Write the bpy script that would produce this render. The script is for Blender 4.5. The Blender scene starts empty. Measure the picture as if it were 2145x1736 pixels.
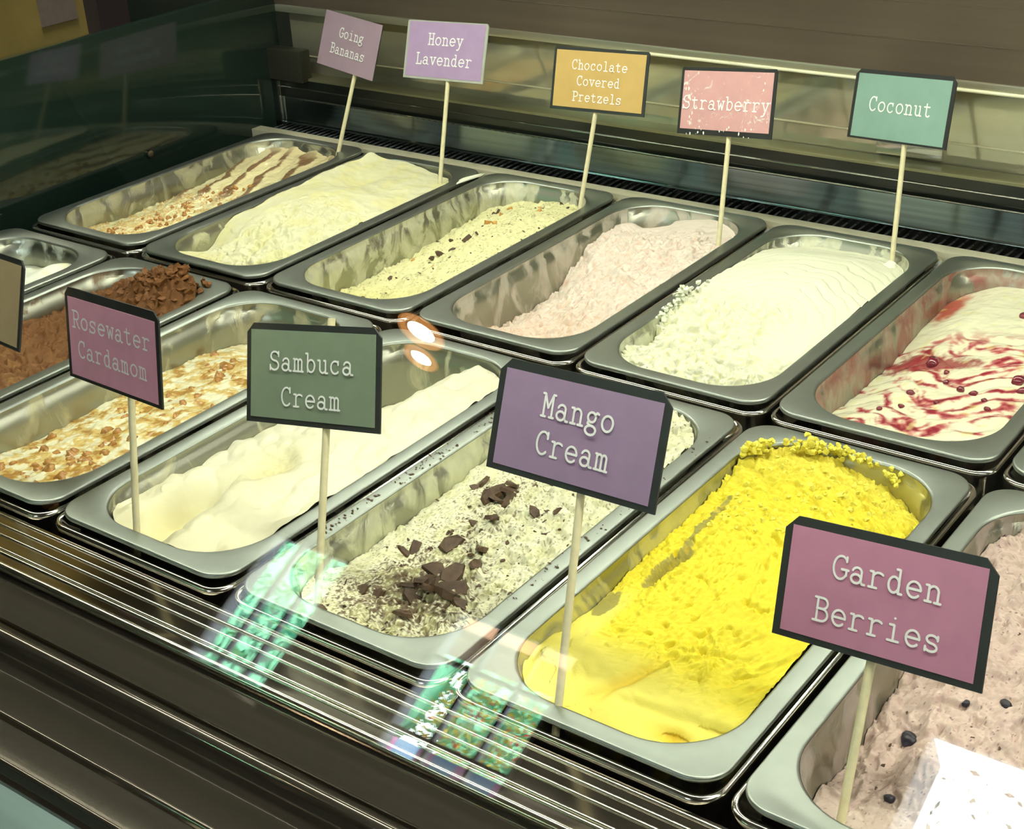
import bpy, bmesh, math, random
import numpy as np
from mathutils import Vector, Matrix

S = bpy.context.scene
COL = S.collection
random.seed(7)
PI = math.pi

# ------------------------------------------------------------------ camera
def add_camera():
    C = np.array([0.77, -0.8387, 0.4882]); T = np.array([0.1888, -0.0908, 0.0]); roll = -0.0609
    f = (T - C) / np.linalg.norm(T - C)
    r = np.cross(f, [0, 0, 1]); r /= np.linalg.norm(r); u = np.cross(r, f)
    r2 = r * math.cos(roll) + u * math.sin(roll); u2 = -r * math.sin(roll) + u * math.cos(roll)
    cam = bpy.data.cameras.new('camera'); o = bpy.data.objects.new('camera', cam); COL.objects.link(o)
    o.matrix_world = Matrix(((r2[0], u2[0], -f[0], C[0]), (r2[1], u2[1], -f[1], C[1]), (r2[2], u2[2], -f[2], C[2]), (0, 0, 0, 1)))
    cam.sensor_fit = 'HORIZONTAL'; cam.sensor_width = 36.0; cam.lens = 36.0 * 3068.4 / 2145.0
    cam.clip_start = 0.02; cam.clip_end = 200
    S.camera = o
add_camera()

# ------------------------------------------------------------------ world, lights, exposure
W = bpy.data.worlds.new('sky'); S.world = W; W.use_nodes = True
wn = W.node_tree.nodes['Background']; wn.inputs[0].default_value = (0.86, 0.97, 1.0, 1); wn.inputs[1].default_value = 14.0
S.view_settings.view_transform = 'Standard'; S.view_settings.look = 'None'
S.view_settings.gamma = 1.0; S.view_settings.use_curve_mapping = False
S.view_settings.exposure = 0.48
S.cycles.sample_clamp_indirect = 4.0
S.cycles.max_bounces = 10; S.cycles.diffuse_bounces = 5; S.cycles.glossy_bounces = 5
S.cycles.transparent_max_bounces = 12

def area(name, loc, size, power, col, rot=(0, 0, 0)):
    l = bpy.data.lights.new(name, 'AREA'); l.shape = 'RECTANGLE'; l.size = size[0]; l.size_y = size[1]
    l.energy = power; l.color = col
    o = bpy.data.objects.new(name, l); COL.objects.link(o); o.location = loc; o.rotation_euler = rot
    return o
CASE_L = (1.0, 0.985, 0.80)
area('case_tube_light_front', (0.40, -0.27, 0.408), (1.80, 0.030), 3.9, CASE_L, (math.radians(-14), 0, 0))
area('case_tube_light_rear', (0.40, 0.16, 0.408), (1.80, 0.030), 4.6, CASE_L, (math.radians(0), 0, 0))
area('room_ceiling_light', (3.2, -1.5, 2.95), (2.0, 2.0), 60.0, (1.0, 0.93, 0.80))
area('room_rear_light', (-1.6, 0.9, 2.9), (0.8, 0.8), 60.0, (1.0, 0.9, 0.7))
_s = bpy.data.lights.new('sun', 'SUN'); _s.energy = 70.0; _s.angle = 0.01; _s.color = (1.0, 0.97, 0.88)
_o = bpy.data.objects.new('sun', _s); COL.objects.link(_o); _o.location = (0, 0, 8); _o.rotation_euler = (math.radians(-45), 0, 0)  # shines down and away over the roof, onto the garden

# ------------------------------------------------------------------ materials
def lin(c):
    return tuple(((v / 255.0) / 12.92 if v / 255.0 <= 0.04045 else ((v / 255.0 + 0.055) / 1.055) ** 2.4) for v in c)
def nodes(name):
    m = bpy.data.materials.new(name); m.use_nodes = True
    nt = m.node_tree; b = nt.nodes['Principled BSDF']
    return m, nt, b
def setp(b, **k):
    for key, v in k.items():
        nm = {'base': 'Base Color', 'rough': 'Roughness', 'metal': 'Metallic', 'spec': 'Specular IOR Level', 'coat': 'Coat Weight',
              'coatr': 'Coat Roughness', 'aniso': 'Anisotropic', 'sss': 'Subsurface Weight', 'ior': 'IOR'}[key]
        b.inputs[nm].default_value = (*v, 1) if isinstance(v, tuple) and len(v) == 3 else v
def noise_node(nt, scale, detail=4, rough=0.55, vec=None, dist=0.0):
    n = nt.nodes.new('ShaderNodeTexNoise'); n.inputs['Scale'].default_value = scale
    n.inputs['Detail'].default_value = detail; n.inputs['Roughness'].default_value = rough; n.inputs['Distortion'].default_value = dist
    if vec is not None: nt.links.new(vec, n.inputs['Vector'])
    return n
def obj_coord(nt, scale=(1, 1, 1)):
    t = nt.nodes.new('ShaderNodeTexCoord'); mp = nt.nodes.new('ShaderNodeMapping')
    mp.inputs['Scale'].default_value = scale; nt.links.new(t.outputs['Object'], mp.inputs['Vector'])
    return mp.outputs['Vector']
def ramp(nt, fac, stops):
    r = nt.nodes.new('ShaderNodeValToRGB'); e = r.color_ramp.elements
    while len(e) < len(stops): e.new(0.5)
    for i, (p, c) in enumerate(stops):
        e[i].position = p; e[i].color = (*c, 1) if len(c) == 3 else c
    nt.links.new(fac, r.inputs['Fac']); return r.outputs['Color']
def bump(nt, b, h, strength=0.2, dist=0.001):
    n = nt.nodes.new('ShaderNodeBump'); n.inputs['Strength'].default_value = strength; n.inputs['Distance'].default_value = dist
    nt.links.new(h, n.inputs['Height']); nt.links.new(n.outputs['Normal'], b.inputs['Normal'])

def mat_metal(name, base, rough, grain=(3, 200, 200), amt=0.12, metal=1.0, bmp=0.05, blot=0.25):
    m, nt, b = nodes(name); setp(b, base=base, rough=rough, metal=metal)
    v = obj_coord(nt, grain); n = noise_node(nt, 1.0, 3, 0.6, v)
    v2 = obj_coord(nt, (1, 1, 1)); n2 = noise_node(nt, 14.0, 4, 0.6, v2)
    mx = nt.nodes.new('ShaderNodeMath'); mx.operation = 'MULTIPLY_ADD'; mx.inputs[1].default_value = blot; nt.links.new(n2.outputs['Fac'], mx.inputs[0]); nt.links.new(n.outputs['Fac'], mx.inputs[2])
    lo = tuple(c * (1 - amt * 1.4) for c in base); hi = tuple(min(1, c * (1 + amt)) for c in base)
    nt.links.new(ramp(nt, mx.outputs[0], [(0.35, lo), (0.85, hi)]), b.inputs['Base Color'])
    if bmp: bump(nt, b, n.outputs['Fac'], bmp, 0.0005)
    return m
def mat_plain(name, base, rough=0.5, spec=0.5, amt=0.1, scale=60, metal=0.0, coat=0.0):
    m, nt, b = nodes(name); setp(b, rough=rough, spec=spec, metal=metal, coat=coat)
    n = noise_node(nt, scale, 4, 0.6, obj_coord(nt))
    lo = tuple(c * (1 - amt) for c in base); hi = tuple(min(1, c * (1 + amt)) for c in base)
    nt.links.new(ramp(nt, n.outputs['Fac'], [(0.3, lo), (0.7, hi)]), b.inputs['Base Color'])
    return m
def mat_emit(name, col, strength):
    m = bpy.data.materials.new(name); m.use_nodes = True; nt = m.node_tree; nt.nodes.clear()
    e = nt.nodes.new('ShaderNodeEmission'); e.inputs[0].default_value = (*col, 1); e.inputs[1].default_value = strength
    o = nt.nodes.new('ShaderNodeOutputMaterial'); nt.links.new(e.outputs[0], o.inputs[0]); return m
def mat_glass(name, tint=(0.985, 1.0, 0.99)):
    m = bpy.data.materials.new(name); m.use_nodes = True; nt = m.node_tree; nt.nodes.clear()
    t = nt.nodes.new('ShaderNodeBsdfTransparent'); t.inputs[0].default_value = (*tint, 1)
    g = nt.nodes.new('ShaderNodeBsdfGlossy'); g.inputs['Roughness'].default_value = 0.0
    fr = nt.nodes.new('ShaderNodeFresnel'); fr.inputs['IOR'].default_value = 1.5
    geo = nt.nodes.new('ShaderNodeNewGeometry')
    mx = nt.nodes.new('ShaderNodeMixShader')
    # the same reflectance from either side of the sheet
    io = nt.nodes.new('ShaderNodeMix'); io.data_type = 'FLOAT'; io.inputs[2].default_value = 1.5; io.inputs[3].default_value = 1 / 1.5
    nt.links.new(geo.outputs['Backfacing'], io.inputs[0]); nt.links.new(io.outputs[0], fr.inputs['IOR'])
    nt.links.new(fr.outputs[0], mx.inputs[0]); nt.links.new(t.outputs[0], mx.inputs[1]); nt.links.new(g.outputs[0], mx.inputs[2])
    o = nt.nodes.new('ShaderNodeOutputMaterial'); nt.links.new(mx.outputs[0], o.inputs[0]); return m
def mat_vcol(name, rough=0.5, spec=0.35, bscale=900, bstr=0.25, sss=0.0, coat=0.0):
    m, nt, b = nodes(name); setp(b, rough=rough, spec=spec, coat=coat)
    a = nt.nodes.new('ShaderNodeAttribute'); a.attribute_name = 'Col'
    nt.links.new(a.outputs['Color'], b.inputs['Base Color'])
    if sss:
        b.inputs['Subsurface Weight'].default_value = sss; b.inputs['Subsurface Scale'].default_value = 0.004
        b.inputs['Subsurface Radius'].default_value = (1.0, 0.8, 0.4)
    n = noise_node(nt, bscale, 3, 0.6, obj_coord(nt)); bump(nt, b, n.outputs['Fac'], bstr, 0.0006)
    return m

M = {}
M['rim'] = mat_metal('satin_steel_rim', (0.36, 0.40, 0.365), 0.42, (60, 60, 60), 0.05, 1.0, 0.03)
M['sleeve'] = mat_metal('polished_steel_sleeve', (0.62, 0.60, 0.54), 0.16, (2, 160, 160), 0.1)
M['ledge'] = mat_metal('dark_brushed_ledge_steel', (0.22, 0.195, 0.165), 0.13, (1.5, 260, 260), 0.12, 1.0, 0.02)
M['ledge2'] = mat_metal('dull_ledge_steel', (0.17, 0.15, 0.125), 0.07, (1.5, 200, 200), 0.14, 0.80, 0.02)
M['bright'] = mat_metal('bright_edge_steel', (0.86, 0.84, 0.74), 0.14, (1.5, 200, 200), 0.05)
M['teal'] = mat_metal('blue_grey_counter_steel', (0.10, 0.15, 0.15), 0.38, (2, 90, 90), 0.08, 0.7)
M['strip'] = mat_metal('pale_trim_steel', (0.62, 0.60, 0.44), 0.5, (2, 150, 150), 0.08, 0.35)
M['panel'] = mat_metal('blue_grey_rear_steel', (0.17, 0.21, 0.24), 0.13, (1.2, 220, 220), 0.25)
M['mirror'] = mat_metal('polished_rear_door', (0.50, 0.49, 0.38), 0.08, (1.2, 60, 60), 0.1, 0.72, 0.01)
M['black'] = mat_plain('black_channel', (0.006, 0.009, 0.007), 0.25)
M['vent'] = mat_plain('dark_vent_steel', (0.030, 0.034, 0.034), 0.3, 0.6, 0.2, 60, 0.6)
M['brown'] = mat_metal('brown_upper_panel', (0.165, 0.130, 0.100), 0.38, (1.0, 40, 40), 0.15, 0.55)
M['endwall'] = mat_plain('dark_green_glass_end', (0.008, 0.018, 0.014), 0.07, 0.55, 0.25, 5)
M['chrome'] = mat_metal('chrome_post', (0.75, 0.75, 0.75), 0.1, (50, 50, 50), 0.02)
M['glass'] = mat_glass('clear_sheet_glass')
M['wood'] = mat_plain('pale_wooden_stick', (0.80, 0.74, 0.47), 0.6, 0.3, 0.08, 200)
M['border'] = mat_plain('charcoal_border', (0.028, 0.032, 0.032), 0.35)
M['card_back'] = mat_plain('tan_card_back', (0.50, 0.42, 0.22), 0.6, 0.3, 0.08, 90)
M['clear_edge'] = mat_plain('pale_plastic_edge', (0.45, 0.47, 0.42), 0.25)
M['print'] = mat_plain('pale_printed_ink', (0.97, 1.0, 0.99), 0.6, 0.3, 0.05, 300)
M['white_ink'] = mat_plain('white_printed_ink', (0.95, 0.97, 0.9), 0.6, 0.3, 0.05, 300)

# ------------------------------------------------------------------ mesh helpers
def link(name, me, mat=None, parent=None, kind=None, smooth=True, sharp=40):
    if mat is not None:
        for m in (mat if isinstance(mat, (list, tuple)) else [mat]): me.materials.append(m)
    if smooth:
        me.polygons.foreach_set('use_smooth', [True] * len(me.polygons))
        if sharp:
            try: me.set_sharp_from_angle(angle=math.radians(sharp))
            except Exception: pass
    o = bpy.data.objects.new(name, me); COL.objects.link(o)
    if parent is not None: o.parent = parent
    if kind: o['kind'] = kind
    return o
def from_data(name, v, f):
    me = bpy.data.meshes.new(name); me.from_pydata([tuple(p) for p in v], [], [tuple(q) for q in f]); me.update(); return me
def boxdata(x0, x1, y0, y1, z0, z1):
    v = [(x, y, z) for z in (z0, z1) for y in (y0, y1) for x in (x0, x1)]
    f = [(0, 2, 3, 1), (4, 5, 7, 6), (0, 1, 5, 4), (2, 6, 7, 3), (0, 4, 6, 2), (1, 3, 7, 5)]
    return v, f
def box(name, b, mat, parent=None, kind=None, bev=0.0):
    me = from_data(name, *boxdata(*b))
    if bev:
        bm = bmesh.new(); bm.from_mesh(me); bmesh.ops.bevel(bm, geom=bm.edges[:], offset=bev, segments=2, affect='EDGES', profile=0.6)
        bm.to_mesh(me); bm.free()
    return link(name, me, mat, parent, kind)
def merge(lst):
    V = []; F = []
    for v, f in lst:
        o = len(V); V += list(v); F += [tuple(i + o for i in q) for q in f]
    return V, F
def extrude_x(prof, x0, x1, closed=False):
    n = len(prof); v = [(x0, y, z) for y, z in prof] + [(x1, y, z) for y, z in prof]
    f = [(i, i + 1, n + i + 1, n + i) for i in range(n - 1)]
    if closed:
        f.append((n - 1, 0, n, 2 * n - 1)); f.append(tuple(range(n - 1, -1, -1))); f.append(tuple(range(n, 2 * n)))
    return v, f
def empty(name, loc, label, cat, group=None):
    o = bpy.data.objects.new(name, None); COL.objects.link(o); o.location = loc; o.empty_display_size = 0.02
    tag(o, label, cat, group); return o
def tag(o, label, cat, group=None):
    o['label'] = label; o['category'] = cat
    if group: o['group'] = group
    return o
def rrect(hw, hl, r, n=10):
    pts = []
    for cx, cy, a0 in ((hw - r, hl - r, 0), (-hw + r, hl - r, 90), (-hw + r, -hl + r, 180), (hw - r, -hl + r, 270)):
        for i in range(n + 1):
            a = math.radians(a0 + 90.0 * i / n); pts.append((cx + r * math.cos(a), cy + r * math.sin(a)))
    return pts
def loft(rings, cap=False, flip=False):
    V = []; F = []; n = len(rings[0])
    for r in rings: V += r
    for k in range(len(rings) - 1):
        for i in range(n):
            j = (i + 1) % n; q = (k * n + i, k * n + j, (k + 1) * n + j, (k + 1) * n + i)
            F.append(q[::-1] if flip else q)
    if cap:
        q = tuple(range((len(rings) - 1) * n, len(rings) * n)); F.append(q[::-1] if flip else q)
    return V, F
def rring(hw, hl, r, z, n=10): return [(x, y, z) for x, y in rrect(hw, hl, r, n)]
def tube(p0, p1, r, n=10, cap=True, r1=None):
    p0 = Vector(p0); p1 = Vector(p1); d = (p1 - p0).normalized(); a = d.orthogonal().normalized(); b = d.cross(a); r1 = r if r1 is None else r1
    v = []; 
    for p, rr in ((p0, r), (p1, r1)):
        for i in range(n):
            t = 2 * PI * i / n; v.append(tuple(p + a * rr * math.cos(t) + b * rr * math.sin(t)))
    f = [(i, (i + 1) % n, n + (i + 1) % n, n + i) for i in range(n)]
    if cap: f += [tuple(range(n - 1, -1, -1)), tuple(range(n, 2 * n))]
    return v, f

# ------------------------------------------------------------------ numpy noise
def _h(ix, iy, s):
    a = (ix.astype(np.int64) * 374761393 + iy.astype(np.int64) * 668265263 + s * 1442695041) & 0x7fffffff
    a = ((a ^ (a >> 13)) * 1274126177) & 0x7fffffff; a = a ^ (a >> 16)
    return (a & 0xffff) / 65535.0 * 2 * PI
def gn(x, y, s=0):
    xi = np.floor(x); yi = np.floor(y); fx = x - xi; fy = y - yi
    u = fx ** 3 * (fx * (fx * 6 - 15) + 10); w = fy ** 3 * (fy * (fy * 6 - 15) + 10)
    def g(dx, dy):
        a = _h(xi + dx, yi + dy, s); return np.cos(a) * (fx - dx) + np.sin(a) * (fy - dy)
    a = g(0, 0) * (1 - u) + g(1, 0) * u; b = g(0, 1) * (1 - u) + g(1, 1) * u
    return (a * (1 - w) + b * w) * 1.5
def fbm(x, y, o=4, s=0, g=0.5):
    t = 0; a = 1; n = 0
    for i in range(o):
        t = t + a * gn(x, y, s + i * 17); n += a; x = x * 2.03 + 5.1; y = y * 2.03 + 1.7; a *= g
    return t / n
def ridge(x, y, o=3, s=0):
    t = 0; a = 1; n = 0
    for i in range(o):
        t = t + a * (1 - 2 * np.abs(gn(x, y, s + i * 13))); n += a; x = x * 2.1 + 3.3; y = y * 2.1 + 9.1; a *= 0.5
    return t / n
def sst(a, b, x):
    t = np.clip((x - a) / (b - a), 0, 1); return t * t * (3 - 2 * t)
def gau(u, v, cu, cv, ru, rv, p=1.0): return np.exp(-(((u - cu) / ru) ** 2 + ((v - cv) / rv) ** 2) ** p)
def ctrl(u, v, rows, vs):
    rows = np.array(rows, float); nu = rows.shape[1]; us = np.linspace(0, 1, nu)
    def w(x, xs):
        x = np.clip(x, 0, 1); k = np.clip(np.searchsorted(xs, x) - 1, 0, len(xs) - 2)
        t = (x - xs[k]) / (xs[k + 1] - xs[k]); return k, t * t * (3 - 2 * t) * 0.6 + t * 0.4
    ku, tu = w(u, us); kv, tv = w(v, np.array(vs, float))
    a = rows[kv, ku] * (1 - tu) + rows[kv, ku + 1] * tu; b = rows[kv + 1, ku] * (1 - tu) + rows[kv + 1, ku + 1] * tu
    return a * (1 - tv) + b * tv

# ------------------------------------------------------------------ pans
HW, HL, RO = 0.0685, 0.161, 0.045          # opening half sizes, corner radius
TAPER = 0.10
PITCH = 0.17
def pan_meshes():
    n = 12
    # rim: flat flange with a turned-down lip
    rings = [rring(0.0800, 0.1735, 0.019, -0.0035, n), rring(0.0806, 0.1741, 0.0195, -0.0025, n), rring(0.0806, 0.1741, 0.0195, -0.0010, n),
             rring(0.0801, 0.1736, 0.019, -0.0002, n), rring(0.0792, 0.1727, 0.0185, 0.0, n), rring(HW + 0.002, HL + 0.002, RO + 0.002, 0.0, n),
             rring(HW + 0.0006, HL + 0.0006, RO + 0.0006, -0.0004, n), rring(HW, HL, RO, -0.0016, n)]
    # keep the direction of rings consistent by using the same angular sampling
    rim = from_data('rim', *loft(rings))
    def q(z): return HW + TAPER * z, HL + TAPER * z, RO + TAPER * z * 0.5
    zs = [-0.0016, -0.007]; br = []
    for z in zs: a, b, r = q(z); br.append(rring(a, b, r, z, n))
    a, b, r = q(-0.0085); br.append(rring(a - 0.0018, b - 0.0018, r - 0.001, -0.0085, n))
    for z in (-0.02, -0.045, -0.075, -0.092):
        a, b, r = q(z); br.append(rring(a - 0.002, b - 0.002, r - 0.001, z, n))
    a, b, r = q(-0.1); br.append(rring(a - 0.008, b - 0.008, r - 0.008, -0.1, n))
    basin = from_data('basin', *loft(br, cap=True))
    # support frame around the pan (rounded bead on its upper edge)
    ow, ol, ro = 0.0832, 0.1795, 0.016
    prof = [(-0.014, -0.016), (-0.0075, -0.0115), (-0.0045, -0.0072), (-0.0030, -0.0060), (-0.0014, -0.0060), (-0.0002, -0.0072), (0.0003, -0.0090), (0.0, -0.0105), (-0.0006, -0.013), (-0.0006, -0.040)]
    fr = [rring(ow + d, ol + d, max(0.004, ro + d), z, n) for d, z in prof]
    frame = from_data('pan_frame', *loft(fr, flip=True))
    return rim, basin, frame
RIM, BASIN, FRAME = pan_meshes()
for me, m in ((RIM, M['rim']), (FRAME, M['sleeve'])):
    me.materials.append(m)
for me in (RIM, BASIN, FRAME):
    me.polygons.foreach_set('use_smooth', [True] * len(me.polygons)); me.set_sharp_from_angle(angle=math.radians(50))
def fix_normals(me):
    bm = bmesh.new(); bm.from_mesh(me); bmesh.ops.recalc_face_normals(bm, faces=bm.faces[:]); bm.to_mesh(me); bm.free()
for me in (RIM, FRAME): fix_normals(me)

def mat_basin(name, smear, amount, scale=38, streak=(1, 1, 0.35), col2=None, base=(0.40, 0.41, 0.34)):
    """steel pan wall with dried smears of gelato on it"""
    m, nt, b = nodes(name); setp(b, rough=0.34, metal=1.0)
    v = obj_coord(nt, streak); n = noise_node(nt, scale, 5, 0.62, v, 1.2)
    th = 0.62 - amount * 0.22
    mask = ramp(nt, n.outputs['Fac'], [(th, (0, 0, 0)), (th + 0.09, (1, 1, 1))])
    n2 = noise_node(nt, scale * 2.6, 3, 0.6, v, 0.6)
    sm = ramp(nt, n2.outputs['Fac'], [(0.35, tuple(c * 0.75 for c in smear)), (0.65, smear if col2 is None else col2)])
    mix = nt.nodes.new('ShaderNodeMix'); mix.data_type = 'RGBA'
    mm = nt.nodes.new('ShaderNodeMath'); mm.operation = 'MULTIPLY'; mm.inputs[1].default_value = 0.8; nt.links.new(mask, mm.inputs[0])
    nt.links.new(mm.outputs[0], mix.inputs[0]); mix.inputs[6].default_value = (*base, 1); nt.links.new(sm, mix.inputs[7])
    nt.links.new(mix.outputs[2], b.inputs['Base Color'])
    inv = nt.nodes.new('ShaderNodeMath'); inv.operation = 'SUBTRACT'; inv.inputs[0].default_value = 1.0; nt.links.new(mm.outputs[0], inv.inputs[1])
    nt.links.new(inv.outputs[0], b.inputs['Metallic'])
    bump(nt, b, mask, 0.4, 0.0006)
    return m

def panpos(cell, row): return ((cell + 0.5) * PITCH, 0.185 if row == 'B' else -0.185)

def square_grid(nx, ny):
    s = np.linspace(-1, 1, nx); t = np.linspace(-1, 1, ny); s, t = np.meshgrid(s, t)
    m = np.maximum(np.abs(s), np.abs(t)); ms = np.where(m < 1e-9, 1, m)
    hw, hl, r = HW - 0.0012, HL - 0.0012, RO
    bx = s / ms * hw; by = t / ms * hl
    ex = np.abs(bx) - (hw - r); ey = np.abs(by) - (hl - r); inc = (ex > 0) & (ey > 0)
    d = np.hypot(np.where(inc, ex, 1), np.where(inc, ey, 1))
    cx = np.where(inc, hw - r + ex / d * r, np.abs(bx)); cy = np.where(inc, hl - r + ey / d * r, np.abs(by))
    return np.sign(bx) * cx * m, np.sign(by) * cy * m, m

def gelato_mesh(fn, nx, ny):
    X, Y, m = square_grid(nx, ny)
    u = (X + HW) / (2 * HW); v = (Y + HL) / (2 * HL)
    z, col = fn(u, v, X * 100, Y * 100); z = z / 1000.0
    sc = TAPER * np.minimum(z, 0)
    inset = np.where(z < -0.008, 0.0012, 0.0)
    fx = 1 + (sc - inset) / HW; fy = 1 + (sc - inset) / HL
    x = X * fx; y = Y * fy
    V = np.stack([x, y, z], -1).reshape(-1, 3)
    i = np.arange(nx - 1)[None, :] + nx * np.arange(ny - 1)[:, None]; i = i.ravel()
    F = np.stack([i, i + 1, i + nx + 1, i + nx], 1)
    me = bpy.data.meshes.new('gelato'); me.vertices.add(len(V)); me.vertices.foreach_set('co', V.ravel().astype(np.float32))
    me.loops.add(len(F) * 4); me.loops.foreach_set('vertex_index', F.ravel().astype(np.int32))
    me.polygons.add(len(F)); me.polygons.foreach_set('loop_start', np.arange(0, len(F) * 4, 4, dtype=np.int32))
    try: me.polygons.foreach_set('loop_total', np.full(len(F), 4, dtype=np.int32))
    except Exception: pass
    me.update(calc_edges=True)
    a = me.color_attributes.new('Col', 'FLOAT_COLOR', 'POINT')
    c = np.ones((len(V), 4), np.float32); c[:, :3] = np.broadcast_to(col, z.shape + (3,)).reshape(-1, 3) * .86; a.data.foreach_set('color', c.ravel())
    return me
def height_at(fn, u, v):
    U = np.array([[u]], float); Vv = np.array([[v]], float)
    z, _ = fn(U, Vv, (U * 2 - 1) * HW * 100, (Vv * 2 - 1) * HL * 100)
    z = float(z[0, 0]) / 1000; s = TAPER * min(z, 0)
    return (u * 2 - 1) * (HW + s), (v * 2 - 1) * (HL + s), z

def mixc(a, b, t): return np.asarray(a, float) * (1 - t[..., None]) + np.asarray(b, float) * t[..., None]
def basec(c, u): return np.broadcast_to(np.array(c, float), u.shape + (3,))

VS5 = [0, .25, .5, .75, 1]
def terrace(h, n, w=.45):
    t = h * n; f = np.floor(t); return (f + sst(1 - w, 1, t - f)) / n
def crumble(x, y, s, f=1.0, amp=1.0):
    """torn, flaky scraped surface"""
    wx = x + 0.5 * gn(x * .9 * f, y * .9 * f, s + 50); wy = y + 0.5 * gn(x * .9 * f + 9, y * .9 * f, s + 60)
    h = fbm(wx * .75 * f, wy * .6 * f, 4, s, .55); t = terrace(h, 7)
    b = fbm(wx * 4 * f, wy * 3.2 * f, 3, s + 5); p = np.maximum(0, gn(wx * 2.4 * f, wy * 2.0 * f, s + 9) - 0.10) ** 0.7
    pit = sst(.22, .5, gn(wx * 1.9 * f, wy * 1.5 * f, s + 15))
    return amp * (7.5 * t + 1.5 * b + 2.6 * p - 2.6 * pit - .4)

def g_bananas(u, v, x, y):
    z = ctrl(u, v, [[-20, -20, -20], [-30, -23, -18], [-28, -20, -13], [-22, -13, -9], [-10, -9, -9]], VS5)
    z = z + 2.8 * fbm(x * .5, y * .35, 4, 3) + 1.0 * fbm(x * 2, y * 1.4, 3, 8)
    nuts = sst(-.02, 0.14, fbm(x * 1.0, y * .7, 4, 21) + 0.25 * (0.45 - v)) * sst(.72, .5, v)
    z = z + nuts * (2.2 * np.abs(fbm(x * 5, y * 5, 2, 4)) * 2)
    c = mixc((.80, .76, .45), (.55, .33, .07), np.clip(nuts * (0.35 + 1.6 * np.abs(fbm(x * 3, y * 3, 2, 77))), 0, 1))
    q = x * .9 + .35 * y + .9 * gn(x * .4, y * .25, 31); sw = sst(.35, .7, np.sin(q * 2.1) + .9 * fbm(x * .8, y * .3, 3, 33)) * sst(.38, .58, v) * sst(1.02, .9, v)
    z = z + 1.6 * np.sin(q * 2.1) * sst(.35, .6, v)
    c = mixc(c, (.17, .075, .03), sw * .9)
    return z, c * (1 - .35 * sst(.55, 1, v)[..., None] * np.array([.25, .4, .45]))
def g_honey(u, v, x, y):
    z = ctrl(u, v, [[-3, -6, -9, -9], [-25, -9, -5, -5], [-3, 3, 3, -5], [2, 6, 2, -5], [4, -3, -3, -5], [4, 0, -7, -10]], [0, .16, .32, .6, .8, 1])
    z = z + 2.6 * fbm(x * .35, y * .35, 3, 13)
    cr = sst(.62, .45, v) * sst(.15, .4, u)
    z = z + cr * crumble(x, y, 71, .9, 1.0) + gau(u, v, .07, .96, .06, .03) * 9 + gau(u, v, .99, .42, .1, .04) * 4
    z = z - 5 * gau(u, v, .30, .78, .10, .16)
    t = sst(-.1, .25, fbm(x * .5, y * .3, 3, 5)) * .6 + .3 * gau(u, v, .3, .78, .15, .2)
    return z, mixc((.90, .89, .60), (.90, .86, .42), np.clip(t, 0, 1))
def g_pretzel(u, v, x, y):
    z = ctrl(u, v, [[-34, -30, -26, -24], [-38, -32, -22, -18], [-37, -26, -12, -12], [-33, -15, -5, -8], [-27, -20, -14, -12]], VS5)
    z = z + 1.5 * fbm(x * .6, y * .6, 3, 31) + crumble(x, y, 15, .8, .6)
    sp = sst(.32, .42, fbm(x * 6, y * 6, 2, 90)) * sst(-.15, .1, fbm(x * .7, y * .5, 2, 91) + .1)
    c = mixc((.90, .88, .50), (.16, .13, .06), sp * .85)
    c = mixc(c, (.86, .80, .22), sst(.35, .05, v) * .5)
    return z, c
def g_straw(u, v, x, y):
    z = ctrl(u, v, [[-14, -24, -26, -24], [-44, -34, -22, -18], [-46, -30, -13, -10], [-17, -12, -8, -6], [-20, -12, -5, -9]], VS5)
    z = z + 1.5 * fbm(x * .5, y * .5, 3, 41)
    cr = sst(.95, .8, v) * sst(.03, .15, v)
    z = z + cr * crumble(x, y * .9, 23, .85, .95)
    z = z - 15 * gau(u, v, .22, .98, .12, .05, 2) + 7 * gau(u, v, .08, .88, .10, .06)
    t = np.clip(sst(.0, .45, -fbm(x * 1.4, y * 1.4, 3, 24)) * .55 + sst(.5, .1, v) * .35, 0, 1)
    c = mixc((.90, .80, .70), (.82, .56, .40), t * cr)
    c = mixc(c, (.66, .30, .24), sst(.30, .42, fbm(x * 4.5, y * 3, 2, 29)) * .45 * cr)
    return z, c
def g_coco(u, v, x, y):
    z = ctrl(u, v, [[-5, -7, -11, -12], [-9, -3, -2, -7], [1, 5, 5, -4], [0, 7, 8, -2], [-4, 3, 4, -6], [-13, -11, -10, -12]], [0, .2, .4, .6, .8, 1])
    cx, cy = 0.5, -7.0; r = np.hypot((x - cx) * 1.15, (y - cy) * .8); 
    w = r * .85 + .55 * gn(x * .35, y * .3, 3) + .15 * gn(x, y, 5); saw = (w - np.floor(w)); arcs = (np.sin(saw * PI) ** .8 * .5 + saw ** 2 * .7 * (1 - sst(.9, 1, saw)) - .4) * (1 + .8 * gn(x * .5, y * .4, 8))
    sm = sst(.38, .55, v) + sst(.62, .85, u) * sst(.15, .3, v); sm = np.clip(sm, 0, 1)
    z = z + sm * 1.6 * arcs + (1 - sm) * crumble(x, y, 52, .8, 1.0)
    z = z + 2 * gau(u, v, .0, .38, .07, .14) * np.maximum(0, 4 * fbm(x * 3.5, y * 3.5, 2, 66)) - 12 * gau(u, v, .03, .22, .05, .05)
    t = (1 - sm) * sst(.0, .35, fbm(x * 2.0, y * 2.0, 3, 58))
    return z, mixc((.90, .92, .72), (.90, .87, .42), t * .6)
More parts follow.
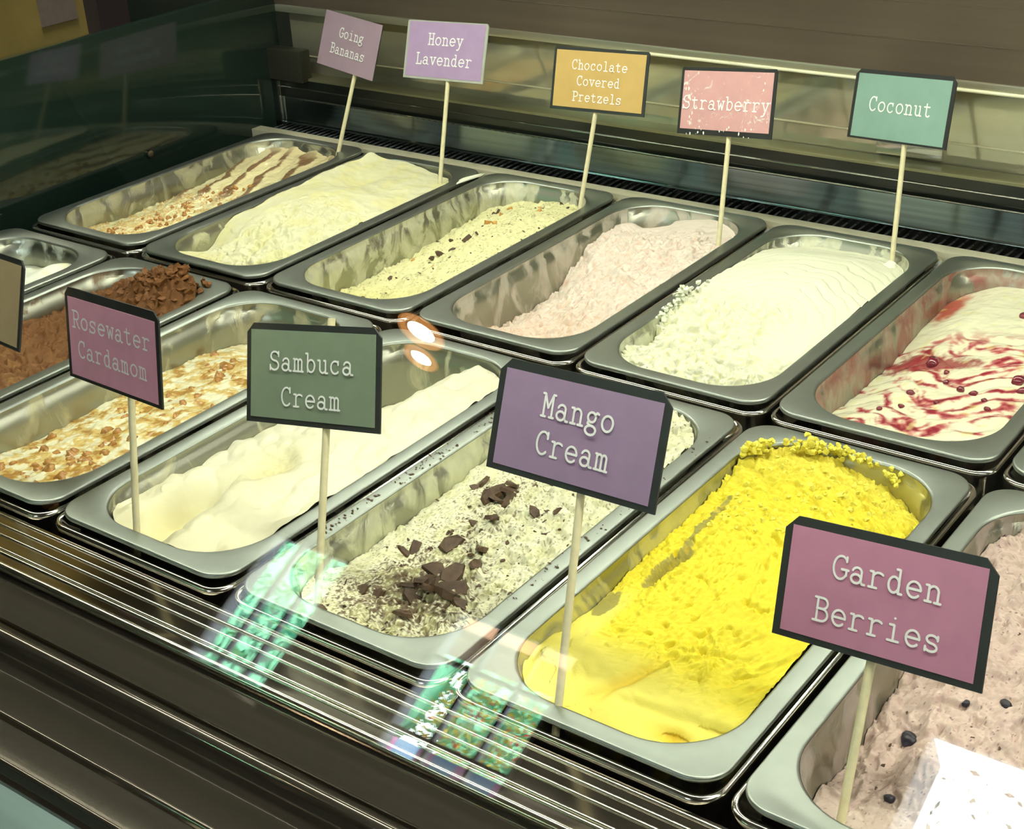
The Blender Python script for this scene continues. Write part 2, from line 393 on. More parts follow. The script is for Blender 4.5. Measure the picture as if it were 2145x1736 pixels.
def g_berry(u, v, x, y):
    z = ctrl(u, v, [[-22, -18, -15, -15], [-34, -22, -13, -11], [-36, -20, -10, -8], [-28, -13, -9, -9], [-24, -15, -12, -13]], VS5)
    q = y + 1.6 * np.sin(x * .55 + 1.0) + .9 * gn(x * .4, y * .4, 6); f = np.sin(q * 1.35); z = z + 1.6 * np.abs(f) * sst(.78, .55, v) + 1.0 * fbm(x * .8, y * .8, 3, 17)
    n = ridge(x * .15 + .5, q * .34, 3, 88) + .35 * fbm(x * 1.1, y * 1.1, 4, 3)
    m1 = sst(.50, .74, n) * sst(.70, .58, v) * sst(-.02, .12, v)
    c = mixc((.90, .90, .66), (.60, .16, .16), m1)
    c = mixc(c, (.30, .015, .035), sst(.70, .88, n) * sst(.68, .55, v))
    big = sst(.5, 1.0, gau(u, v, .14, .50, .22, .10) + gau(u, v, .45, .47, .30, .045) + .5 * fbm(x * 1.2, y * 1.2, 3, 4))
    c = mixc(c, (.33, .03, .04), big * .9)
    c = mixc(c, (.55, .05, .03), sst(.45, .9, gau(u, v, .06, .86, .14, .16) + .2 * fbm(x, y, 3, 9)) * .9)
    c = mixc(c, (.86, .82, .30), sst(.35, .5, fbm(x * .7, y * .7, 2, 12)) * .4)
    z = z + big * 1.2 * np.abs(fbm(x * 4, y * 4, 2, 8))
    return z, c
def g_plain(u, v, x, y):
    z = -14 + 2 * fbm(x * .4, y * .3, 3, 19) + 6 * gau(u, v, .75, .9, .2, .12)
    return z, basec((.88, .86, .66), u)
def g_white(u, v, x, y):
    z = ctrl(u, v, [[-14, -12, -12, -12], [-16, -12, -9, -10], [-20, -14, -9, -9], [-26, -20, -13, -10], [-30, -28, -20, -16]], VS5)
    z = z + 1.5 * fbm(x * .35, y * .3, 3, 27) + 9 * gau(u, v, .72, .93, .09, .08)
    return z, mixc((.86, .92, .80), (.90, .88, .48), sst(0, .4, fbm(x * .6, y * .5, 2, 9)) * .5)
def g_choc(u, v, x, y):
    z = ctrl(u, v, [[-14, -12, -12, -12], [-10, -8, -12, -14], [-14, -13, -15, -14], [-20, -17, -16, -14], [-16, -8, -2, -6]], VS5)
    z = z + crumble(x * .9, y * .9, 62, .8, 1.2) + 15 * gau(u, v, .62, .93, .33, .10, 1.4) * (1 + .5 * fbm(x * 1.6, y * 1.6, 3, 5)) + 5 * fbm(x * 1.1, y * 1.1, 4, 63)
    return z, mixc((.20, .085, .025), (.36, .19, .065), sst(-.1, .3, fbm(x * .8, y * .8, 3, 6)) * sst(.7, .2, v))
def g_caramel(u, v, x, y):
    z = ctrl(u, v, [[-24, -24, -22, -20], [-34, -27, -20, -17], [-32, -25, -18, -15], [-31, -25, -18, -15], [-38, -35, -30, -25]], VS5)
    z = z + 2.4 * fbm(x * .55, y * .5, 4, 45) + 1.2 * np.abs(fbm(x * 1.6, y * 1.4, 2, 46))
    n = fbm(x * .75 + .4 * gn(x * 2, y * 2, 4), y * .6, 4, 48)
    m1 = sst(-.04, .14, n + .10) * sst(1.0, .82, v)
    c = mixc((.90, .88, .62), (.72, .50, .12), m1 * .85)
    c = mixc(c, (.44, .22, .035), sst(.10, .26, n) * sst(.9, .7, v) * .9)
    z = z + m1 * 1.4 * np.abs(fbm(x * 4, y * 4, 2, 49))
    return z, c
def g_cream(u, v, x, y):
    z = ctrl(u, v, [[-9, -10, -6, -6], [-13, -14, -4, -4], [-17, -9, -3, -3], [-18, -11, -2, -3], [-26, -26, -4, -3], [-34, -36, -9, -8]], [0, .18, .35, .55, .8, 1])
    z = z + 3.5 * fbm(x * .35, y * .28, 3, 93) + 4.5 * np.abs(gn(x * .32 + .25 * y + .3 * gn(x * .5, y * .5, 3), y * .2 - .1 * x, 94))
    z = z - 19 * gau(u + .35 * (v - .1), v, .36, .13, .11, .13, 1.3) + 5 * gau(u, v, .16, .12, .07, .12) + 4 * gau(u + .6 * (v - .2), v, .55, .2, .10, .14)
    s = u + .5 * (v - .38); z = z - 11 * gau(s, v, .44, .37, .13, .07, 1.6) - 3 * gau(u, v, .62, .44, .10, .05)
    z = z - 22 * sst(.52, .40, u + .25 * np.abs(v - .88)) * sst(.76, .80, v)
    rg = gau(s, v, .44, .37, .16, .09)
    z = z + rg * .8 * fbm(x * 3, y * 3, 3, 14) + .25 * fbm(x * 2, y * 2, 3, 15)
    c = mixc((.90, .885, .68), (.86, .79, .36), np.clip(rg * .7 + .5 * gau(u + .35 * (v - .1), v, .34, .12, .12, .14) + .3 * sst(.4, .0, v), 0, 1))
    return z, c
def g_chip(u, v, x, y):
    z = ctrl(u, v, [[-10, -11, -11, -12], [-25, -13, -7, -7], [-24, -8, -1, -5], [-18, -2, 3, -2], [-12, 1, 2, -5]], VS5)
    z = z + 2.0 * fbm(x * .6, y * .6, 3, 101) + crumble(x, y, 103, .8, .95) * (.45 + .75 * sst(.3, .6, u))
    d = fbm(x * 7, y * 7, 2, 110); dust = gau(u, v, .55, .13, .42, .13, 1.4) * 1.15 + gau(u, v, .50, .31, .32, .12) * .62 + gau(u, v, .42, .52, .3, .12) * .55
    c = mixc((.90, .90, .66), (.17, .11, .055), sst(.40, .50, d + dust * .36) * .9)
    c = mixc(c, (.115, .060, .026), sst(.12, .30, fbm(x * 3.2, y * 3.2, 3, 111) + dust * .45 - .26) * .85)
    c = mixc(c, (.88, .88, .44), sst(.0, .3, fbm(x * .7, y * .7, 2, 112)) * .35)
    return z, c
def g_mango(u, v, x, y):
    z = ctrl(u, v, [[-9, -8, -5, -6], [-8, -6, -3, -4], [-16, -6, 0, -1], [-13, -1, 5, 1], [-12, 2, 8, 1], [-6, 3, 1, -14], [-3, -5, -14, -34]], [0, .12, .3, .5, .7, .87, 1])
    sm = np.clip(sst(.24, .12, v + .10 * (u - .5)) + sst(.20, .10, u) * sst(.42, .30, v), 0, 1)
    r = np.hypot((x + 5.0), (y + 1.5) * 1.0); th = np.arctan2(y + 1.5, x + 5.0)
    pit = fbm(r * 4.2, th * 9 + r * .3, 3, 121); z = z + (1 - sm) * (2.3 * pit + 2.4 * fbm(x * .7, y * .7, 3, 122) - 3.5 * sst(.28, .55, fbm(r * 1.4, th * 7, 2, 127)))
    z = z + (1 - sm) * (crumble(x, y, 125, 1.0, .55) * sst(.6, .85, v) + .9 * crumble(x, y, 126, 1.1, 1.0) * gau(u, v, .62, .24, .2, .06))
    z = z + sm * (3.0 * fbm(x * .28, y * .35, 2, 123) + 1.6 * np.abs(fbm(x * .5 + y * .2, y * .5, 2, 128))) - 5.5 * gau(u - .9 * (v - .13), v, .47, .13, .035, .07) - 6 * gau(u, v, .80, .045, .07, .018) - 3.5 * np.exp(-(((v - .075) - .05 * (u - .5)) / .012) ** 2) * sst(.45, .6, u)
    z = z - 14 * gau(u - .3 * (v - .48), v, .17, .49, .05, .075, 1.5) + 3 * gau(u, v, .16, .99, .10, .03) + 3.5 * gau(u, v, .42, .985, .06, .03) * (1 + fbm(x * 3, y * 3, 2, 7))
    c = mixc((.93, .80, .045), (.93, .84, .20), sm * .75 + .3 * sst(.75, .95, v))
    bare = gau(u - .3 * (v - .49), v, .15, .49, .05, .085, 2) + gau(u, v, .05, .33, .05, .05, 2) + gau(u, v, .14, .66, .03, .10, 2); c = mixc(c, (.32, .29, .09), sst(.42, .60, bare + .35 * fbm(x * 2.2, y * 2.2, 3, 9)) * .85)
    c = mixc(c, (.92, .66, .02), (1 - sm) * sst(.05, .45, -pit) * .45)  # deeper orange painted into the pits as mild shading
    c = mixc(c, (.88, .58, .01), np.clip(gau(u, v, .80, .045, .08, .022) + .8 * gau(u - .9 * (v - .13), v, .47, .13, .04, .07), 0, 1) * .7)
    return z, c
def g_garden(u, v, x, y):
    z = ctrl(u, v, [[-30, -25, -21, -18], [-36, -20, -14, -10], [-30, -9, -4, -4], [-15, -4, 0, -2], [-12, -9, -9, -10]], VS5)
    z = z + 2.0 * fbm(x * .7, y * .7, 4, 131) + crumble(x, y, 133, .7, .95) * sst(.05, .2, v) + 9 * gau(u, v, .40, .235, .13, .055, 1.5) - 6 * gau(u, v, .22, .25, .05, .08)
    sp = sst(.44, .52, fbm(x * 6, y * 6, 2, 139)); c = mixc((.68, .53, .47), (.12, .04, .08), sp * .8)
    c = mixc(c, (.58, .41, .38), sst(.1, .4, -fbm(x * 1.2, y * 1.2, 3, 132)) * .6)
    c = mixc(c, (.60, .54, .44), sst(.2, .0, v) * .5)
    return z, c

def shard(name, size, th, mat, seed, n=6):
    rd = random.Random(seed); pts = []
    for i in range(n):
        a = 2 * PI * (i + rd.uniform(-.3, .3)) / n; r = size * rd.uniform(.55, 1.0); pts.append((r * math.cos(a), r * .62 * math.sin(a)))
    v = [(x, y, -th / 2) for x, y in pts] + [(x * .9 + rd.uniform(-.1, .1) * size, y * .9, th / 2 + rd.uniform(-.3, .3) * th) for x, y in pts]
    f = [tuple(range(n - 1, -1, -1)), tuple(range(n, 2 * n))] + [(i, (i + 1) % n, n + (i + 1) % n, n + i) for i in range(n)]
    me = from_data(name, v, f); me.materials.append(mat); return me
def lump(name, size, mat, seed, sub=2, rough=.25):
    bm = bmesh.new(); bmesh.ops.create_icosphere(bm, subdivisions=sub, radius=size); rd = random.Random(seed)
    ph = [rd.uniform(0, 6) for _ in range(6)]
    for q in bm.verts:
        p = q.co / size; k = 1 + rough * (math.sin(3 * p.x + ph[0]) * math.sin(4 * p.y + ph[1]) + .6 * math.sin(5 * p.z + ph[2]) * math.sin(6 * p.x + ph[3]))
        q.co = Vector((q.co.x * k, q.co.y * k * .8, q.co.z * k * .7))
    me = bpy.data.meshes.new(name); bm.to_mesh(me); bm.free(); me.materials.append(mat)
    me.polygons.foreach_set('use_smooth', [True] * len(me.polygons)); return me

M['choc'] = mat_plain('dark_chocolate', (0.085, 0.050, 0.028), 0.5, 0.4, 0.35, 300)
M['nut'] = mat_plain('caramelised_nut', (0.42, 0.20, 0.045), 0.25, 0.6, 0.4, 200, 0, 0.4)
M['pretzel'] = mat_plain('pretzel_crumb', (0.62, 0.33, 0.08), 0.5, 0.4, 0.25, 300)
M['berrybit'] = mat_plain('dark_berry', (0.18, 0.012, 0.03), 0.2, 0.6, 0.3, 200, 0, 0.5)
M['blueberry'] = mat_plain('blueberry_skin', (0.018, 0.016, 0.03), 0.35, 0.5, 0.3, 200)
M['mangobit'] = mat_plain('mango_crumb', (0.93, 0.84, 0.12), 0.6, 0.3, 0.1, 300)
M['cocobit'] = mat_plain('coconut_crumb', (0.88, 0.92, 0.74), 0.6, 0.3, 0.08, 300)
M['chocbit'] = mat_plain('chocolate_gelato_crumb', (0.19, 0.08, 0.024), 0.6, 0.3, 0.3, 300)
GEL = mat_vcol('gelato', 0.55, 0.25, 700, 0.35, 0.0)
GEL_S = mat_vcol('smooth_gelato', 0.42, 0.35, 500, 0.12, 0.0)
GEL_W = mat_vcol('glossy_rippled_gelato', 0.25, 0.5, 500, 0.15, 0.0)

SPEC = [  # row, cell, name, fn, material, basin smear, label for pan, label for gelato, res
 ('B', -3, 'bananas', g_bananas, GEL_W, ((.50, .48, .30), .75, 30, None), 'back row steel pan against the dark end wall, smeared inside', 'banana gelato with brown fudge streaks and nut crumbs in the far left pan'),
 ('B', -2, 'honey', g_honey, GEL, ((.80, .80, .5), .2, 30, None), 'back row steel pan under the lavender Honey Lavender sign', 'pale yellow gelato heaped to the rim under the Honey Lavender sign'),
 ('B', -1, 'pretzels', g_pretzel, GEL, ((.74, .74, .52), .85, 34, None), 'back row steel pan with bare left wall under the ochre sign', 'cream gelato with dark chocolate chips and pretzel bits under the ochre sign'),
 ('B', 0, 'strawberry', g_straw, GEL, ((.66, .60, .50), .8, 26, None), 'back row steel pan scraped bare at left, under the pink Strawberry sign', 'pale pink scraped gelato under the Strawberry sign'),
 ('B', 1, 'coconut', g_coco, GEL, ((.80, .82, .6), .8, 34, None), 'back row steel pan under the teal Coconut sign', 'white swirled gelato mounded over the rim under the Coconut sign'),
 ('B', 2, 'berry', g_berry, GEL_W, ((.34, .05, .035), 1.0, 22, (.40, .33, .24)), 'steel pan with red stained inner wall at the right of the back row', 'cream gelato rippled with crimson berry sauce, no sign'),
 ('B', 3, 'end', g_plain, GEL, ((.6, .6, .5), .4, 30, None), 'steel pan cut off by the right edge, rightmost of the back row', 'plain pale gelato in the rightmost pan of the back row'),
 ('F', -3, 'white', g_white, GEL_S, ((.72, .80, .72), .45, 26, None), 'front row steel pan cut off by the left edge of the photo', 'smooth white gelato in the leftmost pan of the front row'),
 ('F', -2, 'choc', g_choc, GEL, ((.22, .12, .05), .5, 30, None), 'front row steel pan holding chocolate gelato', 'rough dark brown chocolate gelato behind the Rosewater Cardamom sign'),
 ('F', -1, 'caramel', g_caramel, GEL_W, ((.62, .60, .38), .6, 24, None), 'front row steel pan between the chocolate and the plain cream pans', 'white gelato with amber caramel and nuts behind the Sambuca Cream sign'),
 ('F', 0, 'cream', g_cream, GEL_S, ((.78, .77, .52), .35, 22, None), 'front row steel pan under the Rosewater Cardamom sign stick', 'smooth ivory gelato with a scooped hollow, between caramel and chocolate chip pans'),
 ('F', 1, 'chip', g_chip, GEL, ((.72, .74, .50), .95, 26, None), 'front row steel pan smeared and speckled with chocolate dust', 'cream gelato covered in dark chocolate shards and dust'),
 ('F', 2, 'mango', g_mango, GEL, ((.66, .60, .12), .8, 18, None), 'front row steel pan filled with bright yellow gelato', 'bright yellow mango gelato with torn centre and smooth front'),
 ('F', 3, 'garden', g_garden, GEL, ((.44, .36, .33), .8, 24, None), 'steel pan nearest the camera at the right of the front row', 'mauve berry gelato with dark fruit specks behind the Garden Berries sign'),
]
GROOT = {}
GSHORT = {'bananas': 'banana gelato beside the end wall', 'honey': 'Honey Lavender gelato', 'pretzels': 'pretzel and chocolate chip gelato', 'strawberry': 'Strawberry gelato', 'coconut': 'Coconut gelato', 'berry': 'red rippled gelato',
 'end': 'plain gelato cut off at the right edge', 'white': 'white gelato cut off at the left edge', 'choc': 'brown chocolate gelato', 'caramel': 'caramel and nut gelato', 'cream': 'smooth ivory gelato', 'chip': 'chocolate shard gelato', 'mango': 'bright yellow gelato', 'garden': 'mauve berry gelato'}
OFF = {('B', -2): (0, -.003), ('B', 0): (.001, .002), ('B', 1): (.0005, 0), ('F', 2): (0, 0.001), ('F', 3): (.001, 0)}
for row, cell, key, fn, gm, (sm, am, sc, c2), pl, gl in SPEC:
    cx, cy = panpos(cell, row); ox, oy = OFF.get((row, cell), (0, 0)); loc = (cx + ox, cy + oy, 0)
    fr = bpy.data.objects.new('pan_frame', FRAME); COL.objects.link(fr); fr.location = (cx, cy, 0)
    where = {'B': 'back', 'F': 'front'}[row]
    tag(fr, 'polished frame under the pan of ' + GSHORT[key], 'pan frame', 'steel frames holding the pans')
    p = empty('gelato_pan', loc, pl, 'pan', 'steel gelato pans in two rows')
    o = bpy.data.objects.new('rim', RIM); COL.objects.link(o); o.parent = p
    bme = BASIN.copy(); bme.materials.append(mat_basin('pan_wall_' + key, sm, am, sc, (1, 1, .62), c2)); fix_normals(bme)
    # the wall is seen from inside
    o = bpy.data.objects.new('basin', bme); COL.objects.link(o); o.parent = p
    nx, ny = (190, 420) if row == 'F' and cell >= 0 else (130, 280)
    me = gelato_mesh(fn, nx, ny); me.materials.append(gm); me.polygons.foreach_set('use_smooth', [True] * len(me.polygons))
    g = empty('gelato', loc, gl, 'gelato', 'tubs of gelato in the case')
    o = bpy.data.objects.new('gelato_body', me); COL.objects.link(o); o.parent = g
    GROOT[key] = (g, fn)

def strew(key, nm, meshes, spots, zoff=0.0006, tilt=0.5, sc=(.7, 1.2), seed=1):
    g, fn = GROOT[key]; rd = random.Random(seed)
    for (u, v, s) in spots:
        x, y, z = height_at(fn, u, v)
        o = bpy.data.objects.new(nm, rd.choice(meshes)); COL.objects.link(o); o.parent = g
        o.location = (x, y, z + zoff); o.rotation_euler = (rd.uniform(-tilt, tilt), rd.uniform(-tilt, tilt), rd.uniform(0, 6.28))
        k = s * rd.uniform(*sc); o.scale = (k, k, k)
rd = random.Random(5)
# chocolate shards on the chip gelato
SH = [shard('chocolate_shard', .0085, .0022, M['choc'], 10 + i, 5 + i % 3) for i in range(6)]
spots = [(.40, .52, 1.3), (.43, .50, 1.5), (.36, .54, 1.2), (.47, .53, 1.2), (.44, .55, 1.3), (.39, .49, 1.2), (.50, .50, 1.0), (.21, .54, 1.0), (.23, .56, .8), (.55, .42, 1.2), (.50, .44, .8), (.31, .29, 1.2), (.29, .27, .8),
         (.48, .32, 1.2), (.65, .33, 1.1), (.63, .30, .9), (.57, .22, 1.6), (.60, .20, 1.5), (.55, .19, 1.5), (.58, .15, 1.5), (.64, .17, 1.6), (.70, .18, 1.8), (.73, .20, 1.6), (.68, .22, 1.4), (.52, .17, 1.3), (.62, .24, 1.3), (.54, .23, 1.2),
         (.80, .17, 1.1), (.77, .15, 1.0), (.33, .12, 1.0), (.66, .08, .9), (.30, .02, .9), (.70, .47, .8), (.78, .50, .7), (.82, .44, .7), (.47, .40, .8), (.70, .28, 1.0), (.42, .12, .7), (.88, .62, .7), (.9, .8, .6), (.60, .60, .7)]
strew('chip', 'chocolate_shard', SH, spots, .0012, .6, (.8, 1.1), 3)
sp = [(min(.97, max(.05, rd.gauss(.55, .22))), min(.95, max(.03, rd.gauss(.27, .2))), rd.uniform(.15, .38)) for _ in range(130)]
strew('chip', 'chocolate_flake', SH, sp, .0003, .8, (.8, 1.2), 4)
# chips and pretzel bits
strew('pretzels', 'chocolate_chip', SH, [(.22, .86, .8), (.25, .865, .7), (.40, .54, .9), (.38, .50, 1.1), (.43, .60, 1.0), (.46, .64, .7), (.29, .60, .8), (.12, .62, .7), (.56, .45, .7), (.68, .97, .7), (.8, .93, .5), (.33, .40, .6), (.24, .32, .7), (.45, .36, .5), (.62, .72, .5), (.35, .47, .8)], .0008, .7, (.7, 1.0), 6)
strew('pretzels', 'chocolate_fleck', SH, [(rd.uniform(.25, .95), rd.uniform(.1, .98), rd.uniform(.12, .3)) for _ in range(60)], .0002, .6, (.8, 1.2), 7)
PZ = [shard('pretzel_piece', .006, .004, M['pretzel'], 40 + i, 4) for i in range(3)]
strew('pretzels', 'pretzel_piece', PZ, [(.30, .90, .9), (.40, .80, .8), (.42, .72, 1.0), (.50, .71, .9), (.20, .45, .6), (.60, .90, .7), (.66, .86, .6), (.50, .40, .6)], .0012, .6, (.8, 1.0), 8)
# nuts on the caramel and banana gelato
NT = [lump('nut_piece', .0048, M['nut'], 60 + i, 2, .35) for i in range(5)]
sp = [(.10, .82, 1.0), (.37, .79, .9), (.40, .75, 1.2), (.46, .74, 1.1), (.52, .68, 1.3), (.57, .66, 1.0), (.36, .42, 1.0), (.72, .46, .9), (.45, .50, 1.0), (.62, .52, 1.1)]
sp += [(min(.95, max(.1, rd.gauss(.55, .2))), min(.5, max(.03, rd.gauss(.18, .12))), rd.uniform(.6, 1.4)) for _ in range(55)] + [(rd.uniform(.2, .9), rd.uniform(.4, .85), rd.uniform(.4, .9)) for _ in range(30)]
strew('caramel', 'nut_piece', NT, sp, -.0012, .8, (.8, 1.1), 9)
sp = [(min(.95, max(.05, rd.gauss(.5, .22))), rd.uniform(.03, .62), rd.uniform(.35, .8)) for _ in range(70)]
strew('bananas', 'nut_crumb', NT, sp, .0004, .8, (.8, 1.1), 10)
BB = [lump('berry', .0042, M['berrybit'], 80 + i, 2, .15) for i in range(3)]
strew('berry', 'berry', BB, [(.32, .47, 1.6), (.62, .32, .8), (.70, .31, .8), (.59, .78, 1.2), (.02, .95, .9), (.86, .41, 1.3), (.92, .36, 1.0), (.45, .42, .7), (.5, .36, .7), (.78, .29, .8), (.35, .3, .8), (.38, .22, .7), (.55, .25, .6), (.28, .19, .6), (.83, .25, .7), (.6, .84, .6)], .0006, .5, (.8, 1.1), 11)
BL = [lump('blueberry', .0055, M['blueberry'], 90 + i, 2, .12) for i in range(3)]
strew('garden', 'blueberry', BL, [(.21, .315, 1.1), (.62, .62, .5), (.45, .7, .5), (.30, .15, .6), (.5, .42, .6), (.36, .40, .5)], .0006, .5, (.9, 1.1), 12)
strew('garden', 'fruit_speck', SH, [(rd.uniform(.06, .95), rd.uniform(.05, .98), rd.uniform(.12, .3)) for _ in range(70)], .0002, .6, (.8, 1.2), 13)

def crumbs(key, nm, mat, area_fn, n, size, seed):
    """loose torn crumbs nobody could count: one joined part"""
    g, fn = GROOT[key]; rd = random.Random(seed); L = []
    base = [lump('c', 1.0, mat, seed + i, 1, .4) for i in range(3)]
    dat = [([tuple(q.co) for q in b.vertices], [tuple(p.vertices) for p in b.polygons]) for b in base]
    for _ in range(n):
        u, v, lift = area_fn(rd); x, y, z = height_at(fn, u, v); s = size * rd.uniform(.4, 1.1); vv, ff = rd.choice(dat)
        R = Matrix.Rotation(rd.uniform(0, 6.3), 3, 'Z') @ Matrix.Rotation(rd.uniform(-1, 1), 3, 'X')
        sz = rd.uniform(.7, 1.7)
        L.append(([tuple((R @ Vector((a * s, b * s, c * s * sz))) + Vector((x, y, z + lift))) for a, b, c in vv], ff))
    o = link(nm, from_data(nm, *merge(L)), mat, g); o['kind'] = 'stuff'
def ring_spot(rd, us, vs, l0, l1): return rd.uniform(*us), rd.uniform(*vs), rd.uniform(l0, l1)
def mango_edge(rd):
    t = rd.choice([rd.gauss(.05, .03), rd.gauss(.12, .03), rd.gauss(.42, .035), rd.gauss(.47, .05), rd.gauss(.62, .04), rd.uniform(0, .8), rd.gauss(.9, .02)]); a = math.radians(165 - 115 * t)    # along the rear rounded edge of the opening
    u = .5 + .5 * math.cos(a) * .97; v = 1 - .14 + .14 * math.sin(a) * 1.0
    k = 1.0 if t < .62 else .5
    return u + rd.gauss(0, .012), min(1.0, v + rd.gauss(-.005, .012)), rd.uniform(.000, .007) * k + (.004 if t < .62 else .012)
crumbs('mango', 'torn_crumbs', M['mangobit'], mango_edge, 230, .0024, 21)
crumbs('mango', 'surface_crumbs', M['mangobit'], lambda r: (r.uniform(.15, .85), r.uniform(.62, .93), .0003), 160, .0022, 22)
crumbs('coconut', 'torn_crumbs', M['cocobit'], lambda r: (r.gauss(.02, .02), r.gauss(.37, .06), r.uniform(0, .007)), 70, .0026, 23)
crumbs('choc', 'torn_crumbs', M['chocbit'], lambda r: (min(.97, r.gauss(.60, .16)), min(.99, r.gauss(.93, .05)), r.uniform(-.001, .003)), 150, .0045, 24)

_r = random.Random(77); _L = []; _g = GROOT['chip'][0]
for _ in range(170):
    _y = _r.uniform(-.10, .15); _x = -.0745 + _r.gauss(0, .0025) if _r.random() < .75 else .0745 + _r.gauss(0, .0025); _s = _r.uniform(.0003, .0011)
    _L.append(([(_x + _s * math.cos(q * 1.57 + _y * 90) * (1 + .8 * (q % 2)), _y + _s * math.sin(q * 1.57 + _y * 90), .0004) for q in range(4)] + [(_x, _y, .0004 + _s * .6)], [(0, 1, 4), (1, 2, 4), (2, 3, 4), (3, 0, 4)]))
_o = link('spilt_chocolate_dust', from_data('spilt_chocolate_dust', *merge(_L)), M['choc'], _g); _o['kind'] = 'stuff'

